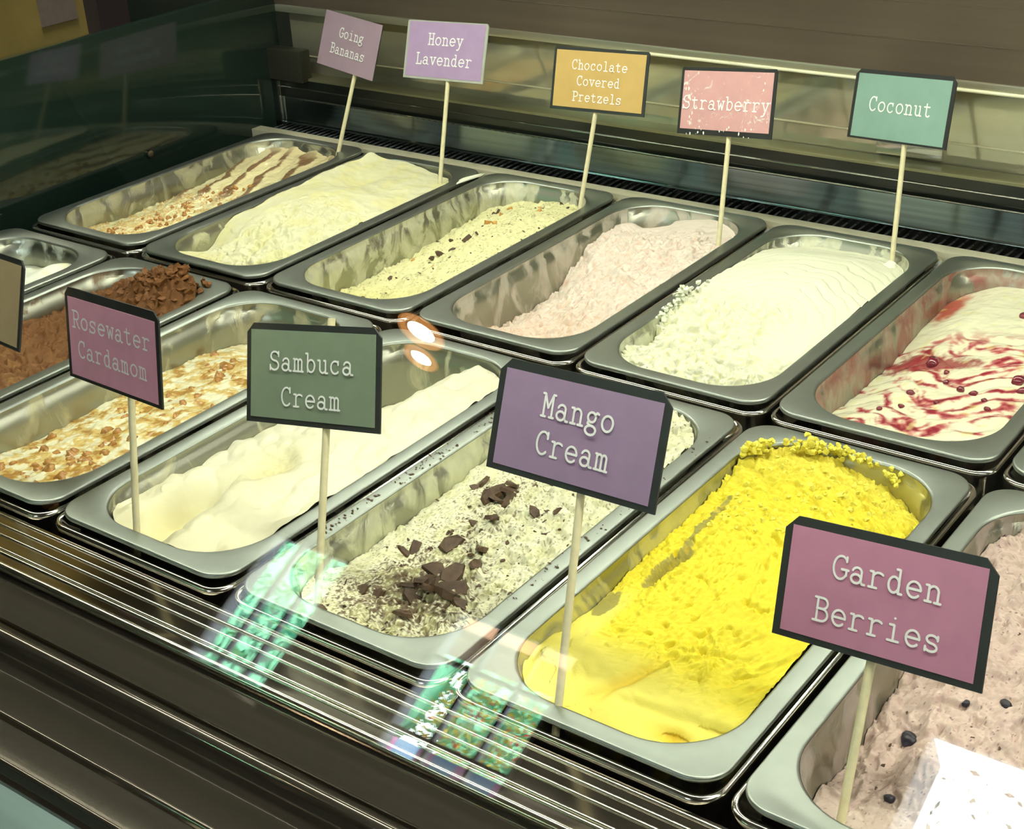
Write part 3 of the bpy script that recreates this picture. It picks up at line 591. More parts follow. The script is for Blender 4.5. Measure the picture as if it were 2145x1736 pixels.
# ------------------------------------------------------------------ signs
def arc(cx, cy, rx, ry, a0, a1, n=12):
    k = max(4, int(n * abs(a1 - a0) / 180)); return [(cx + rx * math.cos(math.radians(a0 + (a1 - a0) * i / k)), cy + ry * math.sin(math.radians(a0 + (a1 - a0) * i / k))) for i in range(k + 1)]
A = arc
GL = {
 'G': [A(3.2, 4.5, 3, 4.5, 50, 325), [(5.8, 1.8), (5.8, 4)], [(3.8, 4), (6.6, 4)], [(5.5, 7.2), (5.5, 9)]],
 'C': [A(3.2, 4.5, 3, 4.5, 48, 315), [(5.5, 6.6), (5.5, 9)]],
 'o': [A(3, 3, 2.6, 3, 0, 360)],
 'i': [[(1.2, 6), (3, 6), (3, 0)], [(.8, 0), (5.2, 0)], [(2.9, 8.6), (3.1, 8.6)]],
 'n': [[(0, 6), (1.2, 6), (1.2, 0)], [(0, 0), (2.4, 0)], A(3.1, 3.8, 1.9, 2.2, 180, 0), [(5, 3.8), (5, 0)], [(3.8, 0), (6.2, 0)]],
 'g': [A(2.7, 4.1, 1.9, 1.9, 0, 360), [(4.3, 5.3), (5.2, 6.2), (6.1, 5.8)], [(1.5, 2.6), (1.1, 1.6), (2.2, 1.0), (4, .8)], A(3, -.9, 2.5, 1.8, 0, 360)],
 'B': [[(1.2, 0), (1.2, 9)], [(0, 9), (3.4, 9)], A(3.4, 6.9, 2, 2.1, 90, -90), [(1.2, 4.8), (3.4, 4.8)], A(3.5, 2.4, 2.4, 2.4, 90, -90), [(0, 0), (3.5, 0)]],
 'a': [A(2.6, 4.2, 1.9, 1.8, 165, 0), [(4.5, 4.3), (4.5, .9), (5, 0), (6.1, 0)], A(2.5, 1.7, 2, 1.7, 0, 360)],
 's': [[(5, 6), (5, 4.4)], A(2.9, 4.5, 2, 1.5, 30, 270), A(2.9, 1.5, 2.2, 1.5, 90, -150), [(.8, 0), (.8, 1.6)]],
 'H': [[(1.2, 0), (1.2, 9)], [(5, 0), (5, 9)], [(1.2, 4.6), (5, 4.6)], [(0, 0), (2.4, 0)], [(0, 9), (2.4, 9)], [(3.8, 0), (6.2, 0)], [(3.8, 9), (6.2, 9)]],
 'e': [[(.5, 3.1), (5.6, 3.1)], A(3.05, 3, 2.6, 3, 0, 320)],
 'y': [[(.9, 6), (3.2, .2)], [(5.3, 6), (2.6, -2), (1.6, -3), (.4, -3)], [(0, 6), (2.2, 6)], [(4.2, 6), (6.2, 6)]],
 'L': [[(1.6, 0), (1.6, 9)], [(.4, 9), (3, 9)], [(.4, 0), (5.6, 0), (5.6, 2.6)]],
 'v': [[(1, 6), (3.1, 0), (5.2, 6)], [(0, 6), (2.2, 6)], [(4, 6), (6.2, 6)]],
 'd': [A(2.6, 3, 2.1, 3, 0, 360), [(3.4, 9), (4.7, 9), (4.7, 0), (6.1, 0)]],
 'r': [[(.3, 6), (1.6, 6), (1.6, 0)], [(.2, 0), (3.4, 0)], A(3.9, 3.9, 2.3, 2.1, 180, 45)],
 'h': [[(0, 9), (1.2, 9), (1.2, 0)], [(0, 0), (2.4, 0)], A(3.1, 3.8, 1.9, 2.2, 180, 0), [(5, 3.8), (5, 0)], [(3.8, 0), (6.2, 0)]],
 'c': [A(3, 3, 2.5, 3, 48, 320), [(4.9, 6), (4.9, 4.3)]],
 'l': [[(1.2, 9), (3, 9), (3, 0)], [(.8, 0), (5.2, 0)]],
 't': [[(2.2, 8), (2.2, 1.6)], A(3.7, 1.6, 1.5, 1.6, 180, 330), [(.4, 6), (4.8, 6)]],
 'P': [[(1.2, 0), (1.2, 9)], [(0, 9), (3.4, 9)], A(3.4, 6.6, 2.4, 2.4, 90, -90), [(1.2, 4.2), (3.4, 4.2)], [(0, 0), (2.8, 0)]],
 'z': [[(.7, 4.6), (.7, 6), (5.2, 6), (.6, 0), (5.4, 0), (5.4, 1.5)]],
 'S': [[(5.3, 9), (5.3, 6.8)], A(3, 6.8, 2.4, 2.2, 25, 270), A(3, 2.3, 2.6, 2.3, 90, -155), [(.5, 0), (.5, 2.4)]],
 'w': [[(.8, 6), (1.8, 0), (3.1, 4.6), (4.4, 0), (5.4, 6)], [(0, 6), (1.8, 6)], [(4.4, 6), (6.2, 6)]],
 'b': [[(0, 9), (1.2, 9), (1.2, 0)], A(3.4, 3, 2.2, 3, 0, 360)],
 'R': [[(1.2, 0), (1.2, 9)], [(0, 9), (3.4, 9)], A(3.4, 6.7, 2.2, 2.3, 90, -90), [(1.2, 4.4), (3.4, 4.4), (5.2, .4), (6.2, 0)], [(0, 0), (2.4, 0)]],
 'm': [[(-.1, 6), (.6, 6), (.6, 0)], [(-.2, 0), (1.5, 0)], A(1.8, 4.4, 1.2, 1.6, 180, 0), [(3, 4.4), (3, 0)], [(2.3, 0), (3.8, 0)], A(4.2, 4.4, 1.2, 1.6, 180, 0), [(5.4, 4.4), (5.4, 0)], [(4.7, 0), (6.3, 0)]],
 'u': [[(0, 6), (1.2, 6), (1.2, 2)], A(3, 2, 1.8, 2, 180, 360), [(3.8, 6), (4.8, 6), (4.8, 0), (6.1, 0)]],
 'M': [[(1, 0), (1, 9), (3.1, 3.6), (5.2, 9), (5.2, 0)], [(0, 0), (2.2, 0)], [(4.1, 0), (6.3, 0)], [(0, 9), (1, 9)], [(5.2, 9), (6.3, 9)]],
}
def text_mesh(word, adv, cap, th=0.40):
    """typewriter lettering as flat strokes; adv and cap in metres"""
    sx = adv / 7.5; sy = cap / 9.0; V = []; F = []; x0 = -len(word) * adv / 2; hw = cap * 0.055 * (th / .40)
    def poly(pts, k):
        o = len(V); V.extend([(p[0], p[1], k) for p in pts]); F.append(tuple(range(o, o + len(pts))))
    for ci, ch in enumerate(word):
        k = 0
        for st in GL[ch]:
            pts = [(x0 + ci * adv + (px + .65) * sx, (py - 4.5) * sy) for px, py in st]
            for a, b in zip(pts[:-1], pts[1:]):
                dx, dy = b[0] - a[0], b[1] - a[1]; l = math.hypot(dx, dy) or 1e-9; nx, ny = -dy / l * hw, dx / l * hw
                poly([(a[0] + nx, a[1] + ny), (a[0] - nx, a[1] - ny), (b[0] - nx, b[1] - ny), (b[0] + nx, b[1] + ny)][::1], k * 8e-6); k += 1
            for a in pts:
                poly([(a[0] + hw * math.cos(q * PI / 3), a[1] + hw * math.sin(q * PI / 3)) for q in range(6)], k * 8e-6); k += 1
    return from_data('lettering', V, F)
SW, SH_ = 0.1123, 0.0610
def chamfer_card(w, h, t, ct=0.0, z0=0.0):
    hw, hh = w / 2, h / 2; p = [(-hw, -hh), (hw, -hh), (hw, hh - ct), (hw - ct, hh), (-hw + ct, hh), (-hw, hh - ct)] if ct else [(-hw, -hh), (hw, -hh), (hw, hh), (-hw, hh)]
    n = len(p); v = [(x, y, z0) for x, y in p] + [(x, y, z0 + t) for x, y in p]
    return v, [tuple(range(n - 1, -1, -1)), tuple(range(n, 2 * n))] + [(i, (i + 1) % n, n + (i + 1) % n, n + i) for i in range(n)]
def face_mat(name, rgb, k=1.0, amt=0.08, smear=None):
    m, nt, b = nodes(name); setp(b, rough=0.5, spec=0.35, coat=0.25, coatr=0.25); base = tuple(min(1, c * k) for c in lin(rgb))
    n = noise_node(nt, 45, 5, 0.65, obj_coord(nt)); lo = tuple(c * (1 - amt) for c in base); hi = tuple(min(1, c * (1 + amt)) for c in base)
    col = ramp(nt, n.outputs['Fac'], [(0.3, lo), (0.7, hi)])
    if smear:
        n2 = noise_node(nt, smear[1], 6, 0.7, obj_coord(nt), 1.5); msk = ramp(nt, n2.outputs['Fac'], [(smear[2], (0, 0, 0)), (smear[2] + .1, (1, 1, 1))])
        mx = nt.nodes.new('ShaderNodeMix'); mx.data_type = 'RGBA'; nt.links.new(msk, mx.inputs[0]); nt.links.new(col, mx.inputs[6]); mx.inputs[7].default_value = (*smear[0], 1); col = mx.outputs[2]
    nt.links.new(col, b.inputs['Base Color']); return m
POSE = {
 'bananas': (-0.3738, 0.3762, 0.1120, -0.3271, 0.0684, -0.2441), 'honey': (-0.2226, 0.3611, 0.1226, -0.3318, -0.0425, -0.0424),
 'pretzels': (-0.0183, 0.3457, 0.1170, -0.2795, -0.0429, -0.0324), 'strawberry': (0.1321, 0.3275, 0.1181, -0.2891, -0.0978, -0.2106),
 'coconut': (0.2823, 0.3677, 0.1206, -0.2750, -0.0617, -0.3354), 'rosewater': (0.0466, -0.3177, 0.1138, -0.1949, -0.0738, -0.1441),
 'sambuca': (0.1918, -0.2872, 0.1147, -0.3616, -0.1769, -0.0183), 'mango': (0.3832, -0.2882, 0.1291, -0.4048, -0.0566, -0.0811),
 'berries': (0.5515, -0.2822, 0.0823, -0.4045, -0.1192, -0.1351), 'blank': (-0.0935, -0.3100, 0.1185, -0.33, -0.06, -0.20)}
STICK = {
 'bananas': ((-0.3608, 0.3625, 0.0822), (-0.3721, 0.3317, -0.0122)), 'honey': ((-0.2159, 0.3509, 0.0938), (-0.2063, 0.3151, -0.0090)),
 'pretzels': ((-0.0195, 0.3376, 0.0887), (-0.0226, 0.3107, -0.0059)), 'strawberry': ((0.1389, 0.3175, 0.0892), (0.1474, 0.2874, -0.0072)),
 'coconut': ((0.2907, 0.3563, 0.0911), (0.3011, 0.3245, -0.0081)), 'rosewater': ((0.0626, -0.3259, 0.0838), (0.0697, -0.3454, -0.0115)),
 'sambuca': ((0.2076, -0.2984, 0.0870), (0.2194, -0.3276, 0.0106)), 'mango': ((0.3918, -0.3016, 0.0998), (0.4056, -0.3461, -0.0014)),
 'berries': ((0.5527, -0.2943, 0.0539), (0.5574, -0.3299, -0.0286)), 'blank': ((-0.092, -0.318, 0.085), (-0.088, -0.345, -0.02))}
# key: lines [(word, fx, fy)], advance/W, cap/H, colour, border(side, top, bottom), chamfer, border mat, label
SG = {
 'bananas': ([('Going', .02, .17), ('Bananas', .0, -.14)], .088, .19, (166, 143, 160), (0, 0, 0), 0, 'border', 'tilted mauve sign reading Going Bananas on a wooden stick'),
 'honey': ([('Honey', .0, .19), ('Lavender', .0, -.15)], .089, .21, (176, 150, 190), (.03, .02, .04), .02, 'clear_edge', 'lavender sign reading Honey Lavender on a wooden stick'),
 'pretzels': ([('Chocolate', .0, .23), ('Covered', .0, -.02), ('Pretzels', .0, -.27)], .066, .16, (205, 172, 104), (.028, .05, .05), .02, 'border', 'ochre sign reading Chocolate Covered Pretzels on a wooden stick'),
 'strawberry': ([('Strawberry', .0, -.02)], .092, .21, (216, 166, 166), (.03, .05, .08), .02, 'border', 'pink frost-flecked sign reading Strawberry on a wooden stick'),
 'coconut': ([('Coconut', .0, .02)], .091, .22, (136, 172, 160), (.035, .06, .03), .05, 'border', 'teal sign reading Coconut on a wooden stick'),
 'rosewater': ([('Rosewater', .0, .17), ('Cardamom', .0, -.15)], .094, .20, (196, 140, 160), (.035, .10, .04), .05, 'border', 'rose pink sign reading Rosewater Cardamom on a wooden stick'),
 'sambuca': ([('Sambuca', .0, .13), ('Cream', .0, -.22)], .091, .20, (110, 124, 104), (.035, .065, .055), .06, 'border', 'dark green sign reading Sambuca Cream on a wooden stick'),
 'mango': ([('Mango', .0, .17), ('Cream', .0, -.16)], .088, .22, (134, 112, 140), (.04, .085, .055), .07, 'border', 'purple sign reading Mango Cream on a wooden stick'),
 'berries': ([('Garden', .02, .17), ('Berries', -.0, -.20)], .088, .205, (164, 112, 136), (.04, .075, .055), .07, 'border', 'plum pink sign reading Garden Berries, nearest the camera'),
 'blank': ([], .09, .2, (150, 132, 100), (.035, .06, .04), .05, 'border', 'tan sign cut off by the left edge of the photo'),
}
def rodv(w):
    a = Vector(w); return Matrix.Rotation(a.length, 3, a.normalized()) if a.length > 1e-9 else Matrix.Identity(3)
BASE = Matrix(((1, 0, 0), (0, 0, -1), (0, 1, 0)))
for key, (lines, adv, cap, rgb, (bs, bt, bb), ch, bmn, lab) in SG.items():
    px, py, pz, *w = POSE[key]; R = (rodv(w) @ BASE); Cn = Vector((px, py, pz)); top, bot = (Vector(q) for q in STICK[key])
    d = (bot - top).normalized(); foot = bot + d * 0.030
    root = empty('flavour_sign', foot, lab, 'sign', 'flavour signs on sticks')
    def place(o, loc=Cn, R=R, root=root, foot=foot):
        o.parent = root; o.matrix_local = Matrix.Translation(loc - foot) @ R.to_4x4()
    k = 1.5 if py < 0 else 1.0
    brd = link('card_border', from_data('card_border', *chamfer_card(SW, SH_, .0012, ch * SH_ * 1.6, -.0012)), M[bmn], None, smooth=False); place(brd)
    bk = link('card_back', from_data('card_back', *chamfer_card(SW * .97, SH_ * .97, .0004, ch * SH_ * 1.4, -.0017)), M['card_back'], None, smooth=False); place(bk)
    fw = SW * (1 - 2 * bs); fh = SH_ * (1 - bt - bb); cy = SH_ * (bb - bt) / 2
    sm = ((.88, .90, .84), 70, .58) if key == 'strawberry' else None
    fc = link('card_face', from_data('card_face', *chamfer_card(fw, fh, .0003, 0, .0)), face_mat('card_' + key, rgb, k, .07, sm), None, smooth=False); place(fc, Cn + R @ Vector((0, cy, 0)))
    for (wd, fx, fy) in lines:
        t = link('lettering', text_mesh(wd, adv * SW, cap * SH_ * .90), M['print'], None, smooth=False)
        place(t, Cn + R @ Vector((fx * SW, fy * SH_, .0005)))
    nrm = R @ Vector((0, 0, 1))
    off = -nrm * .0042
    tp = top - d * (.030 if key != 'sambuca' else .067) + off
    st = link('stick', from_data('stick', *tube(tp - foot, Vector((0, 0, 0)) + off * .0, .0023, 12)), M['wood']); st.parent = root
    if key == 'strawberry':
        rr = random.Random(4); L = []
        for _ in range(46):
            x = rr.choice([rr.uniform(-.5, -.36), rr.uniform(-.5, .5)]) * SW * .95; y = (rr.uniform(-.5, -.36) if abs(x) < .33 * SW else rr.uniform(-.5, .35)) * SH_
            s = rr.uniform(.0004, .0016); n = 5
            L.append(([(x + s * rr.uniform(.4, 1) * math.cos(i * 1.256), y + s * rr.uniform(.6, 1.8) * math.sin(i * 1.256), 0) for i in range(n)], [tuple(range(n))]))
        fl = link('frost_flecks', from_data('frost_flecks', *merge(L)), M['white_ink'], None, smooth=False); place(fl, Cn + R @ Vector((0, 0, .0006))); fl['kind'] = 'stuff'

# small cream blob where the coconut stick enters, spilled streak beside honey pan
g, fn = GROOT['coconut']; gx, gy, gz = g.location
b = link('cream_blob', lump('cream_blob', .008, M['cocobit'], 5, 2, .2)); b.parent = g; b.location = (0.3016 - gx, 0.321 - gy, -.012); b.scale = (1, 1, 1.6)
sp = link('gelato_spill', lump('gelato_spill', .004, M['cocobit'], 9, 2, .4)); sp.location = (-0.173, 0.325, 0.001); sp.scale = (1.1, 6.0, .5); sp.rotation_euler = (0, 0, -.12)
tag(sp, 'pale streak of spilt gelato on the rims beside the Honey Lavender pan', 'spill')

# ------------------------------------------------------------------ display case
CASE = empty('display_case', (0.38, 0, -.9), 'long steel and glass gelato display case holding two rows of pans', 'display case')
X0, X1 = -0.535, 1.31
def cpart(name, me, mat, smooth=True, sharp=40, parent=None):
    o = link(name, me, mat, None, None, smooth, sharp); o.parent = parent or CASE
    if (parent or CASE) is CASE: o.location = (-.38, 0, .9)
    return o
def cbox(name, b, mat, bev=0.0, parent=None):
    o = box(name, b, mat, None, None, bev); o.parent = parent or CASE
    if (parent or CASE) is CASE: o.location = (-.38, 0, .9)
    return o
def arcp(cy, cz, r, a0, a1, n=6): return [(cy + r * math.cos(math.radians(a0 + (a1 - a0) * i / n)), cz + r * math.sin(math.radians(a0 + (a1 - a0) * i / n))) for i in range(n + 1)]
# well beneath the pans and body
cbox('well_floor', (X0, X1, -.37, .40, -.135, -.125), M['ledge2'])
cbox('well_divider', (X0, X1, -.003, .003, -.125, -.03), M['ledge2'])
cbox('front_wall', (X0, X1, -.372, -.366, -.125, -.014), M['ledge2'])
cbox('body', (X0, X1, -.64, .46, -.90, -.14), mat_plain('cream_case_body', (.5, .48, .42), .4))
# ledge
prof = [(-.3655, -.030), (-.3655, -.0125), (-.3675, -.0112), (-.4035, -.0112)] + arcp(-.4085, -.0142, .0032, 80, 250, 18) + [(-.4105, -.0182), (-.4405, -.0205)] 
cpart('ribbed_ledge', from_data('ribbed_ledge', *extrude_x(prof, X0, X1)), [M['ledge'], M['ledge2']], True, 12)
for _p in [c for c in CASE.children if c.name.startswith('ribbed_ledge')][0].data.polygons:
    if _p.center.y < -.4104: _p.material_index = 1
ledge = [c for c in CASE.children if c.name.startswith('ribbed_ledge')][0]
ribme = from_data('rib', *extrude_x(arcp(0, 0, .0011, 180, 0, 6), X0, X1)); ribme.materials.append(M['bright']); ribme.polygons.foreach_set('use_smooth', [True] * len(ribme.polygons))
for ry in (-.3705, -.3785, -.3868, -.3978, -.4008):
    o = bpy.data.objects.new('rib', ribme); COL.objects.link(o); o.parent = ledge; o.location = (0, ry, -.0112)
nose = from_data('nose_bead', *extrude_x(arcp(-.4088, -.0138, .0031, 0, 360, 14), X0, X1)); o = link('nose_bead', nose, M['bright']); o.parent = ledge
prof = arcp(-.4490, -.0235, .0046, 60, 200, 16)
prof = [(-.4405, -.0205), (-.4440, -.0215)] + prof + [(-.4560, -.030), (-.4575, -.0335), (-.4620, -.036), (-.4900, -.0365)]
cpart('lower_channel', from_data('lower_channel', *extrude_x(prof, X0, X1)), M['ledge2'], True, 12)
o = cpart('channel_bead', from_data('channel_bead', *extrude_x(arcp(-.4418, -.0196, .0009, 0, 360, 8), X0, X1)), M['ledge'])
prof = [(-.4900, -.0365)] + arcp(-.4915, -.031, .0018, 0, 180, 18) + [(-.4940, -.0325), (-.5140, -.0345)] + arcp(-.5155, -.0335, .0014, 60, 200, 15) + [(-.5185, -.040), (-.5215, -.041)]
cpart('glass_channel', from_data('glass_channel', *extrude_x(prof, X0, X1)), M['ledge2'], True, 12)
prof = [(-.5215, -.041), (-.5235, -.0375), (-.5260, -.0362), (-.64, -.047), (-.645, -.052), (-.645, -.14)]
cpart('counter_apron', from_data('counter_apron', *extrude_x(prof, X0, X1)), M['teal'], True, 30)
# rear: trim strip, vent with slats, rear panel, channel, door rail
cbox('trim_strip', (X0, X1, .3605, .3765, -.012, -.0015), M['strip'], .0008)
vent = cbox('air_vent', (X0, X1, .3765, .4035, -.035, -.022), M['black'])
vent.parent = CASE
sv, sf = boxdata(-.0007, .0007, -.0128, .0128, -.009, .009); slat = from_data('slat', sv, sf); slat.materials.append(M['vent'])
n = int((X1 - X0) / .0088)
for i in range(n):
    o = bpy.data.objects.new('slat', slat); COL.objects.link(o); o.parent = vent; o.location = (X0 + .004 + i * .0088, .390, -.0125); o.rotation_euler = (0, math.radians(48), 0)
prof = [(.4035, -.035), (.4035, -.0025)] + arcp(.4045, -.0022, .0010, 180, 90, 4) + [(.4052, .0008), (.4052, .0275)] + arcp(.4062, .0278, .0010, 180, 20, 4) + [(.4075, .016)]
cpart('rear_panel', from_data('rear_panel', *extrude_x(prof, X0, X1)), M['panel'], True, 25)
cbox('black_channel', (X0, X1, .412, .4355, .010, .0500), M['black'])
cpart('channel_line', from_data('channel_line', *extrude_x(arcp(.4115, .0394, .0009, 0, 360, 8), X0, X1)), M['bright'])
cpart('panel_line', from_data('panel_line', *extrude_x(arcp(.4058, .0286, .0010, 0, 360, 8), X0, X1)), M['bright'])
cbox('door_rail', (X0, X1, .4115, .4355, .0500, .0530), mat_metal('olive_door_rail', (.30, .29, .17), .35, (2, 100, 100), .08, .6), .0006)
# sliding rear doors: polished leaves with a mid rail
for i, (a, b2, yy) in enumerate(((X0 + .012, .12, .4355), (.10, .74, .4375), (.72, X1 - .005, .4355))):
    d = cbox('rear_door', (a, b2, yy, yy + .004, .0445, .1265), M['mirror'])
    r = box('door_midrail', (a, b2, yy - .0012, yy, .0728, .0742), M['strip'], None); r.parent = d
hd = cbox('door_handle', (.235, .30, .4315, .4375, .056, .070), M['chrome'], .001)
hd2 = cbox('header_rail', (X0, X1, .4245, .442, .1262, .1345), mat_metal('pale_header_rail', (.62, .62, .50), .3, (2, 100, 100), .05, .8), .0008)
cpart('header_bead', from_data('header_bead', *extrude_x(arcp(.4235, .1268, .0016, 0, 360, 8), X0 + .5, X1)), mat_plain('ivory_header_bead', (.92, .90, .66), .4))
prof = [(.4275, .1345), (.4275, .165), (.4268, .1652), (.4268, .166), (.4275, .1662), (.4275, .198), (.4268, .1982), (.4268, .199), (.4275, .1992), (.4275, .42)]
cpart('upper_panel', from_data('upper_panel', *extrude_x(prof, X0 - .06, X1)), M['brown'], False)
# end wall of dark glass, corner post, bracket, screw
cbox('end_wall', (X0 - .012, X0, -.62, .425, -.14, .1555), M['endwall'], .001)
cbox('corner_post', (X0 - .010, X0 + .014, .4035, .4115, -.03, .0480), mat_metal('blue_grey_post', (.16, .2, .22), .2, (50, 50, 50), .05))
cbox('post_edge', (X0 + .0115, X0 + .0135, .4010, .4035, -.03, .0485), M['chrome'])
cbox('corner_bracket', (X0 - .012, X0 + .055, .402, .42, .0490, .0875), mat_plain('dark_bracket', (.018, .020, .014), .35), .003)
sc = from_data('screw', *tube((X0, .201, .012), (X0 + .003, .201, .012), .0042, 14)); cpart('screw', sc, M['ledge'])
# canopy and lamp housings
cbox('canopy', (X0 - .02, X1 + .01, -.335, .46, .425, .455), mat_plain('dark_brown_canopy', (.05, .045, .038), .5))
for yy, nm in ((-.27, 0), (.16, 1)):
    cbox('lamp_housing', (X0 + .02, X1 - .02, yy - .016, yy + .016, .411, .425), mat_plain('white_lamp_housing', (.7, .7, .66), .4), .002)
# front glass: tilted sheet
ang = math.radians(58); n_ = Vector((0, -math.sin(ang), math.cos(ang))); dr = Vector((0, math.cos(ang), math.sin(ang))); P0 = Vector((0, -.62, -.05))
V = []
for x in (X0 - .012, X1):
    for s, t in ((.0, 0), (.56, 0), (.56, -.009), (.0, -.009)):
        q = P0 + dr * s + n_ * t; V.append((x, q.y, q.z))
F = [(0, 1, 5, 4), (2, 3, 7, 6), (1, 2, 6, 5), (3, 0, 4, 7), (0, 3, 2, 1), (4, 5, 6, 7)]
gl = cpart('glass_pane', from_data('glass_pane', V, F), M['glass'], False); fix_normals(gl.data)

# ------------------------------------------------------------------ room
def struct(name, b, mat, bev=0): return box(name, b, mat, None, 'structure', bev)
WALLM = mat_plain('brown_wall', (.10, .085, .065), .7, .3, .15, 3)
DARK = mat_plain('dark_wall', (.012, .022, .018), .6, .3, .2, 4)
struct('floor', (-5, 5, -5.2, 3.2, -.95, -.90), mat_plain('floor_tile', (.14, .12, .10), .5, .4, .1, 2))
struct('ceiling', (-5, 5, -5.2, 3.2, 3.0, 3.05), mat_plain('ceiling_paint', (.30, .27, .22), .8, .2, .05, 2))
struct('wall_rear', (-5, 5, 3.0, 3.1, -.9, 3.0), DARK)
struct('wall_left', (-5.1, -5, -5.1, 3.1, -.9, 3.0), DARK)
struct('wall_right', (5, 5.1, -5.1, 3.1, -.9, 3.0), WALLM)
# front wall with three openings
WY0, WY1 = -5.03, -5.0
OPEN = [(-3.77, -3.275, 1.26, 1.985), (-2.645, -2.005, 1.255, 1.96), (-.64, .12, 1.25, 2.18)]
xs = [-5.1]; 
prev = -5.0
k = 0
wl = []
for (a, b2, c, d) in OPEN:
    wl.append(boxdata(prev, a, WY0, WY1, -.9, 3.0)); wl.append(boxdata(a, b2, WY0, WY1, -.9, c)); wl.append(boxdata(a, b2, WY0, WY1, d, 3.0)); prev = b2
wl.append(boxdata(prev, 5.0, WY0, WY1, -.9, 3.0))
link('wall_front', from_data('wall_front', *merge(wl)), WALLM, None, 'structure', False)
FR = mat_plain('grey_window_frame', (.62, .62, .66), .4)
for wi, (a, b2, c, d) in enumerate(OPEN):
    r = empty('window_%d' % (wi + 1), ((a + b2) / 2, -5.05, c), '', ''); del r['label']; del r['category']; r['kind'] = 'structure'
    def wb(name, bb, m=FR):
        o = box(name, (bb[0] - (a + b2) / 2, bb[1] - (a + b2) / 2, bb[2] + 5.05, bb[3] + 5.05, bb[4] - c, bb[5] - c), m); o.parent = r; return o
    t = .022
    dp = -5.36 if wi == 2 else -5.11
    CAS = M.setdefault('casing', mat_plain('pale_blue_casing', (.72, .76, .86), .5))
    wb('casing_side', (a - .02, a + .001, dp, -5.03, c - .02, d + .02), CAS); wb('casing_side', (b2 - .001, b2 + .02, dp, -5.03, c - .02, d + .02), CAS); wb('casing_sill', (a, b2, dp, -5.03, c - .02, c + .001), CAS)
    wb('frame_side', (a, a + t, -5.03, -5.0, c, d)); wb('frame_side', (b2 - t, b2, -5.03, -5.0, c, d)); wb('frame_top', (a, b2, -5.03, -5.0, d - t, d)); wb('frame_sill', (a, b2, -5.03, -4.99, c, c + t * .6))
    if wi < 2:
        for f in (.36, .70): wb('mullion', (a + (b2 - a) * f - .009, a + (b2 - a) * f + .009, -5.04, -5.01, c, d), CAS)
        for f in ((.30, .11) if wi == 0 else (.66, .17)): wb('transom', (a, b2, -5.04, -5.01, c + (d - c) * f - .007, c + (d - c) * f + .007), mat_plain('green_grey_transom', (.08, .10, .09), .4))
# recessed ceiling spots
for si, (lampx, lampy, k_, lb) in enumerate(((-3.39, -4.58, 1.0, 'recessed warm halogen spot in the ceiling, nearer of the pair mirrored in the case glass'), (-3.49, -4.80, .75, 'recessed warm halogen spot in the ceiling, farther of the pair mirrored in the case glass'))):
    L = empty('ceiling_spot_lamp', (lampx, lampy, 3.0), lb, 'lamp', 'ceiling spots')
    ringv = [[(r * k_ * math.cos(t), r * k_ * math.sin(t), z) for t in [2 * PI * i / 28 for i in range(28)]] for r, z in ((.125, -.002), (.12, -.012), (.085, -.010), (.075, .03))]
    o = link('trim_ring', from_data('trim_ring', *loft(ringv)), M.setdefault('ringglow', mat_emit('warm_glowing_reflector', (1.0, .42, .12), 5.0))); o.parent = L
    dv = [(.07 * k_ * math.cos(2 * PI * i / 28), .07 * k_ * math.sin(2 * PI * i / 28), -.004) for i in range(28)]
    o = link('bulb_face', from_data('bulb_face', dv, [tuple(range(27, -1, -1))]), M.setdefault('bulbglow', mat_emit('halogen_glow', (1.0, .86, .62), 45.0)), smooth=False); o.parent = L
# cabinet and partition beyond the end wall
struct('wall_side', (-2.7, -2.6, 1.41, 3.0, -.9, 3.0), DARK)
cab = box('side_cabinet', (-2.6, -2.2, -.6, 1.41, -.9, 1.6), mat_plain('ochre_painted_wood', (.42, .34, .11), .55, .3, .15, 6), None); tag(cab, 'ochre cabinet standing beyond the dark end wall of the case', 'cabinet')
pp = box('paper_sheet', (-2.199, -2.196, 1.28, 1.385, -.22, .1), mat_plain('mauve_paper', (.30, .25, .22), .7), None); tag(pp, 'mauve sheet of paper fixed to the ochre cabinet side', 'paper')
tr = box('trim_1', (-2.2, -2.15, 1.41, 1.50, -.9, 3.0), mat_plain('mauve_post', (.055, .042, .05), .5), None, 'structure')
bc = box('trim_2', (-3.0, -.62, 1.50, 1.56, -.9, .6), DARK, None, 'structure')

# outdoors beyond the windows: ground, hedge, flowers, awning, stall
struct('ground', (-14, 12, -16, -5.2, -1.2, -.95), mat_plain('paving', (.3, .3, .27), .8, .2, .1, 1))
def leaves(name, cx, cy, cz, rx, ry, rz, n, s, mats, seed, label, cat, group=None):
    rr = random.Random(seed); V = []; F = []; MI = []
    for i in range(n):
        while True:
            p = Vector((rr.uniform(-1, 1), rr.uniform(-1, 1), rr.uniform(-1, 1)))
            if .45 < p.length < 1: break
        c0 = Vector((cx + p.x * rx, cy + p.y * ry, cz + p.z * rz)); a = Vector((rr.gauss(0, 1), rr.gauss(0, 1), rr.gauss(0, 1))).normalized(); b3 = a.orthogonal().normalized(); q = s * rr.uniform(.6, 1.3)
        o = len(V); V += [tuple(c0 - a * q), tuple(c0 + b3 * q * .45), tuple(c0 + a * q), tuple(c0 - b3 * q * .45)]; F.append((o, o + 1, o + 2, o + 3)); MI.append(rr.randrange(len(mats)))
    me = from_data(name, V, F); 
    for m in mats: me.materials.append(m)
    me.polygons.foreach_set('material_index', MI); o = link(name, me, None, None, None, False); return tag(o, label, cat, group)
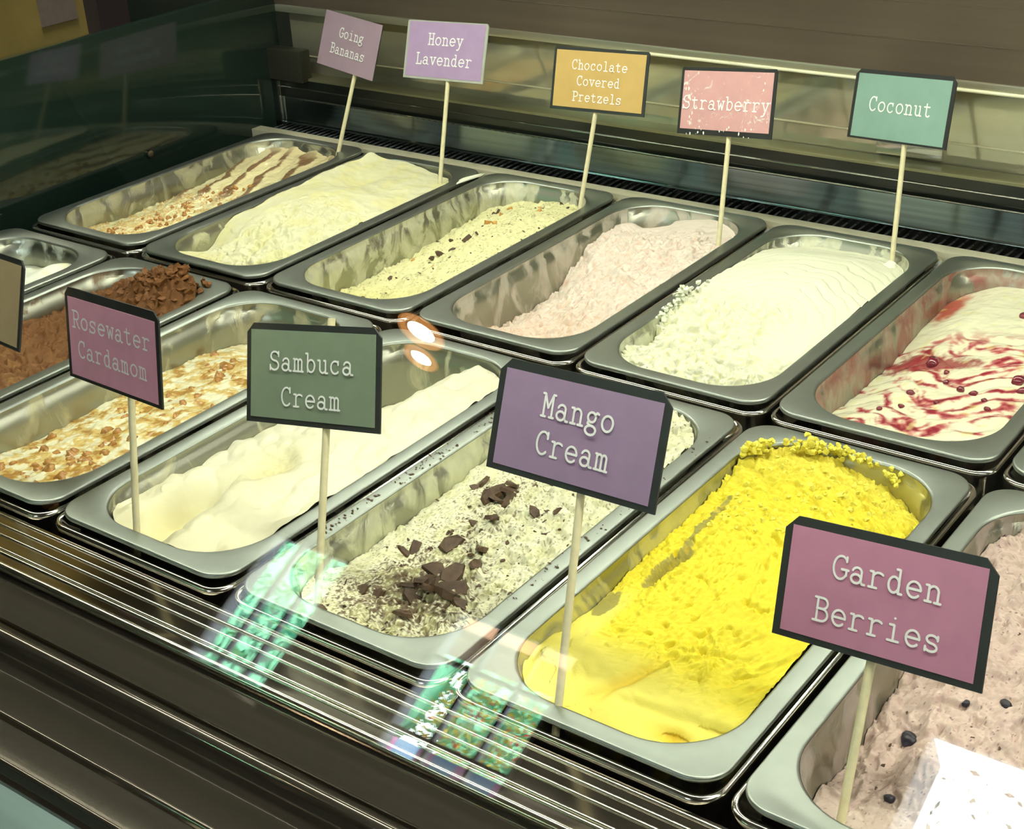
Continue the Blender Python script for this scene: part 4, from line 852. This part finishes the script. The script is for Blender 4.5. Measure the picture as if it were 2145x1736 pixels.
def core(parent, cx, cy, cz, rx, ry, rz, seed):
    me = lump('crown_core', 1.0, mat_plain('inner_foliage_%d' % seed, (.20, .50, .34), .7, .2, .6, 7), seed, 4, .12); o = bpy.data.objects.new('crown_core', me); COL.objects.link(o); o.parent = parent; o.location = (cx, cy, cz); o.scale = (rx, ry * 1.2, rz * 1.4)
G1 = mat_plain('leaf_blue_green', (.16, .52, .36), .35, .5, .3, 9); G2 = mat_plain('leaf_green', (.24, .50, .24), .4, .5, .3, 9); G3 = mat_plain('leaf_pale', (.60, .85, .70), .4, .5, .3, 9)
_t = leaves('garden_tree', -6.0, -8.3, 2.8, 1.35, .5, 1.5, 6500, .06, [G1, G1, G2, G3], 1, 'green leafy tree outside the left window', 'tree', 'trees outside')
core(_t, -6.0, -8.35, 2.8, 1.3, .4, 1.4, 3)
_t = leaves('garden_tree', -3.3, -8.3, 2.8, 1.3, .5, 1.5, 6500, .06, [G1, G2, G3, G1], 2, 'green leafy tree outside the middle window', 'tree', 'trees outside')
core(_t, -3.3, -8.35, 2.8, 1.25, .4, 1.4, 4)
YF = mat_plain('yellow_petal', (.75, .60, .06), .5); RF = mat_plain('red_petal', (.7, .08, .07), .5)
leaves('flower_bed', -3.75, -7.5, 2.25, .42, .25, .40, 1500, .022, [G2, G2, YF, YF, RF, G1], 3, 'yellow and red flowers outside the middle window', 'flowers')
aw = box('awning', (-3.6, -2.3, -6.3, -6.0, 2.20, 2.55), mat_plain('tan_awning', (.48, .28, .18), .7), None); tag(aw, 'tan awning outside above the middle window', 'awning')
st = box('market_stall_cloth', (-3.9, -2.9, -7.1, -6.8, .8, 1.82), mat_plain('pale_blue_cloth', (.30, .52, .85), .7), None); tag(st, 'pale blue and pink stall cloth outside the middle window', 'cloth')
for i in range(4):
    o = box('pink_stripe', (-3.85 + i * .26, -3.75 + i * .26, -6.798, -6.795, .8, 1.82), mat_plain('pink_stripe_%d' % i, (.72, .30, .62), .7)); o.parent = st
# thin leaf shapes in place of handwriting-like marks in the bright right window
leaves('scribble_marks', -.72, -6.0, 2.18, .38, .1, .36, 55, .022, [mat_plain('grey_scribble', (.45, .62, .62), .5)], 6, 'sparse pale leaf shapes standing in for scribbled marks in the right window', 'marks')
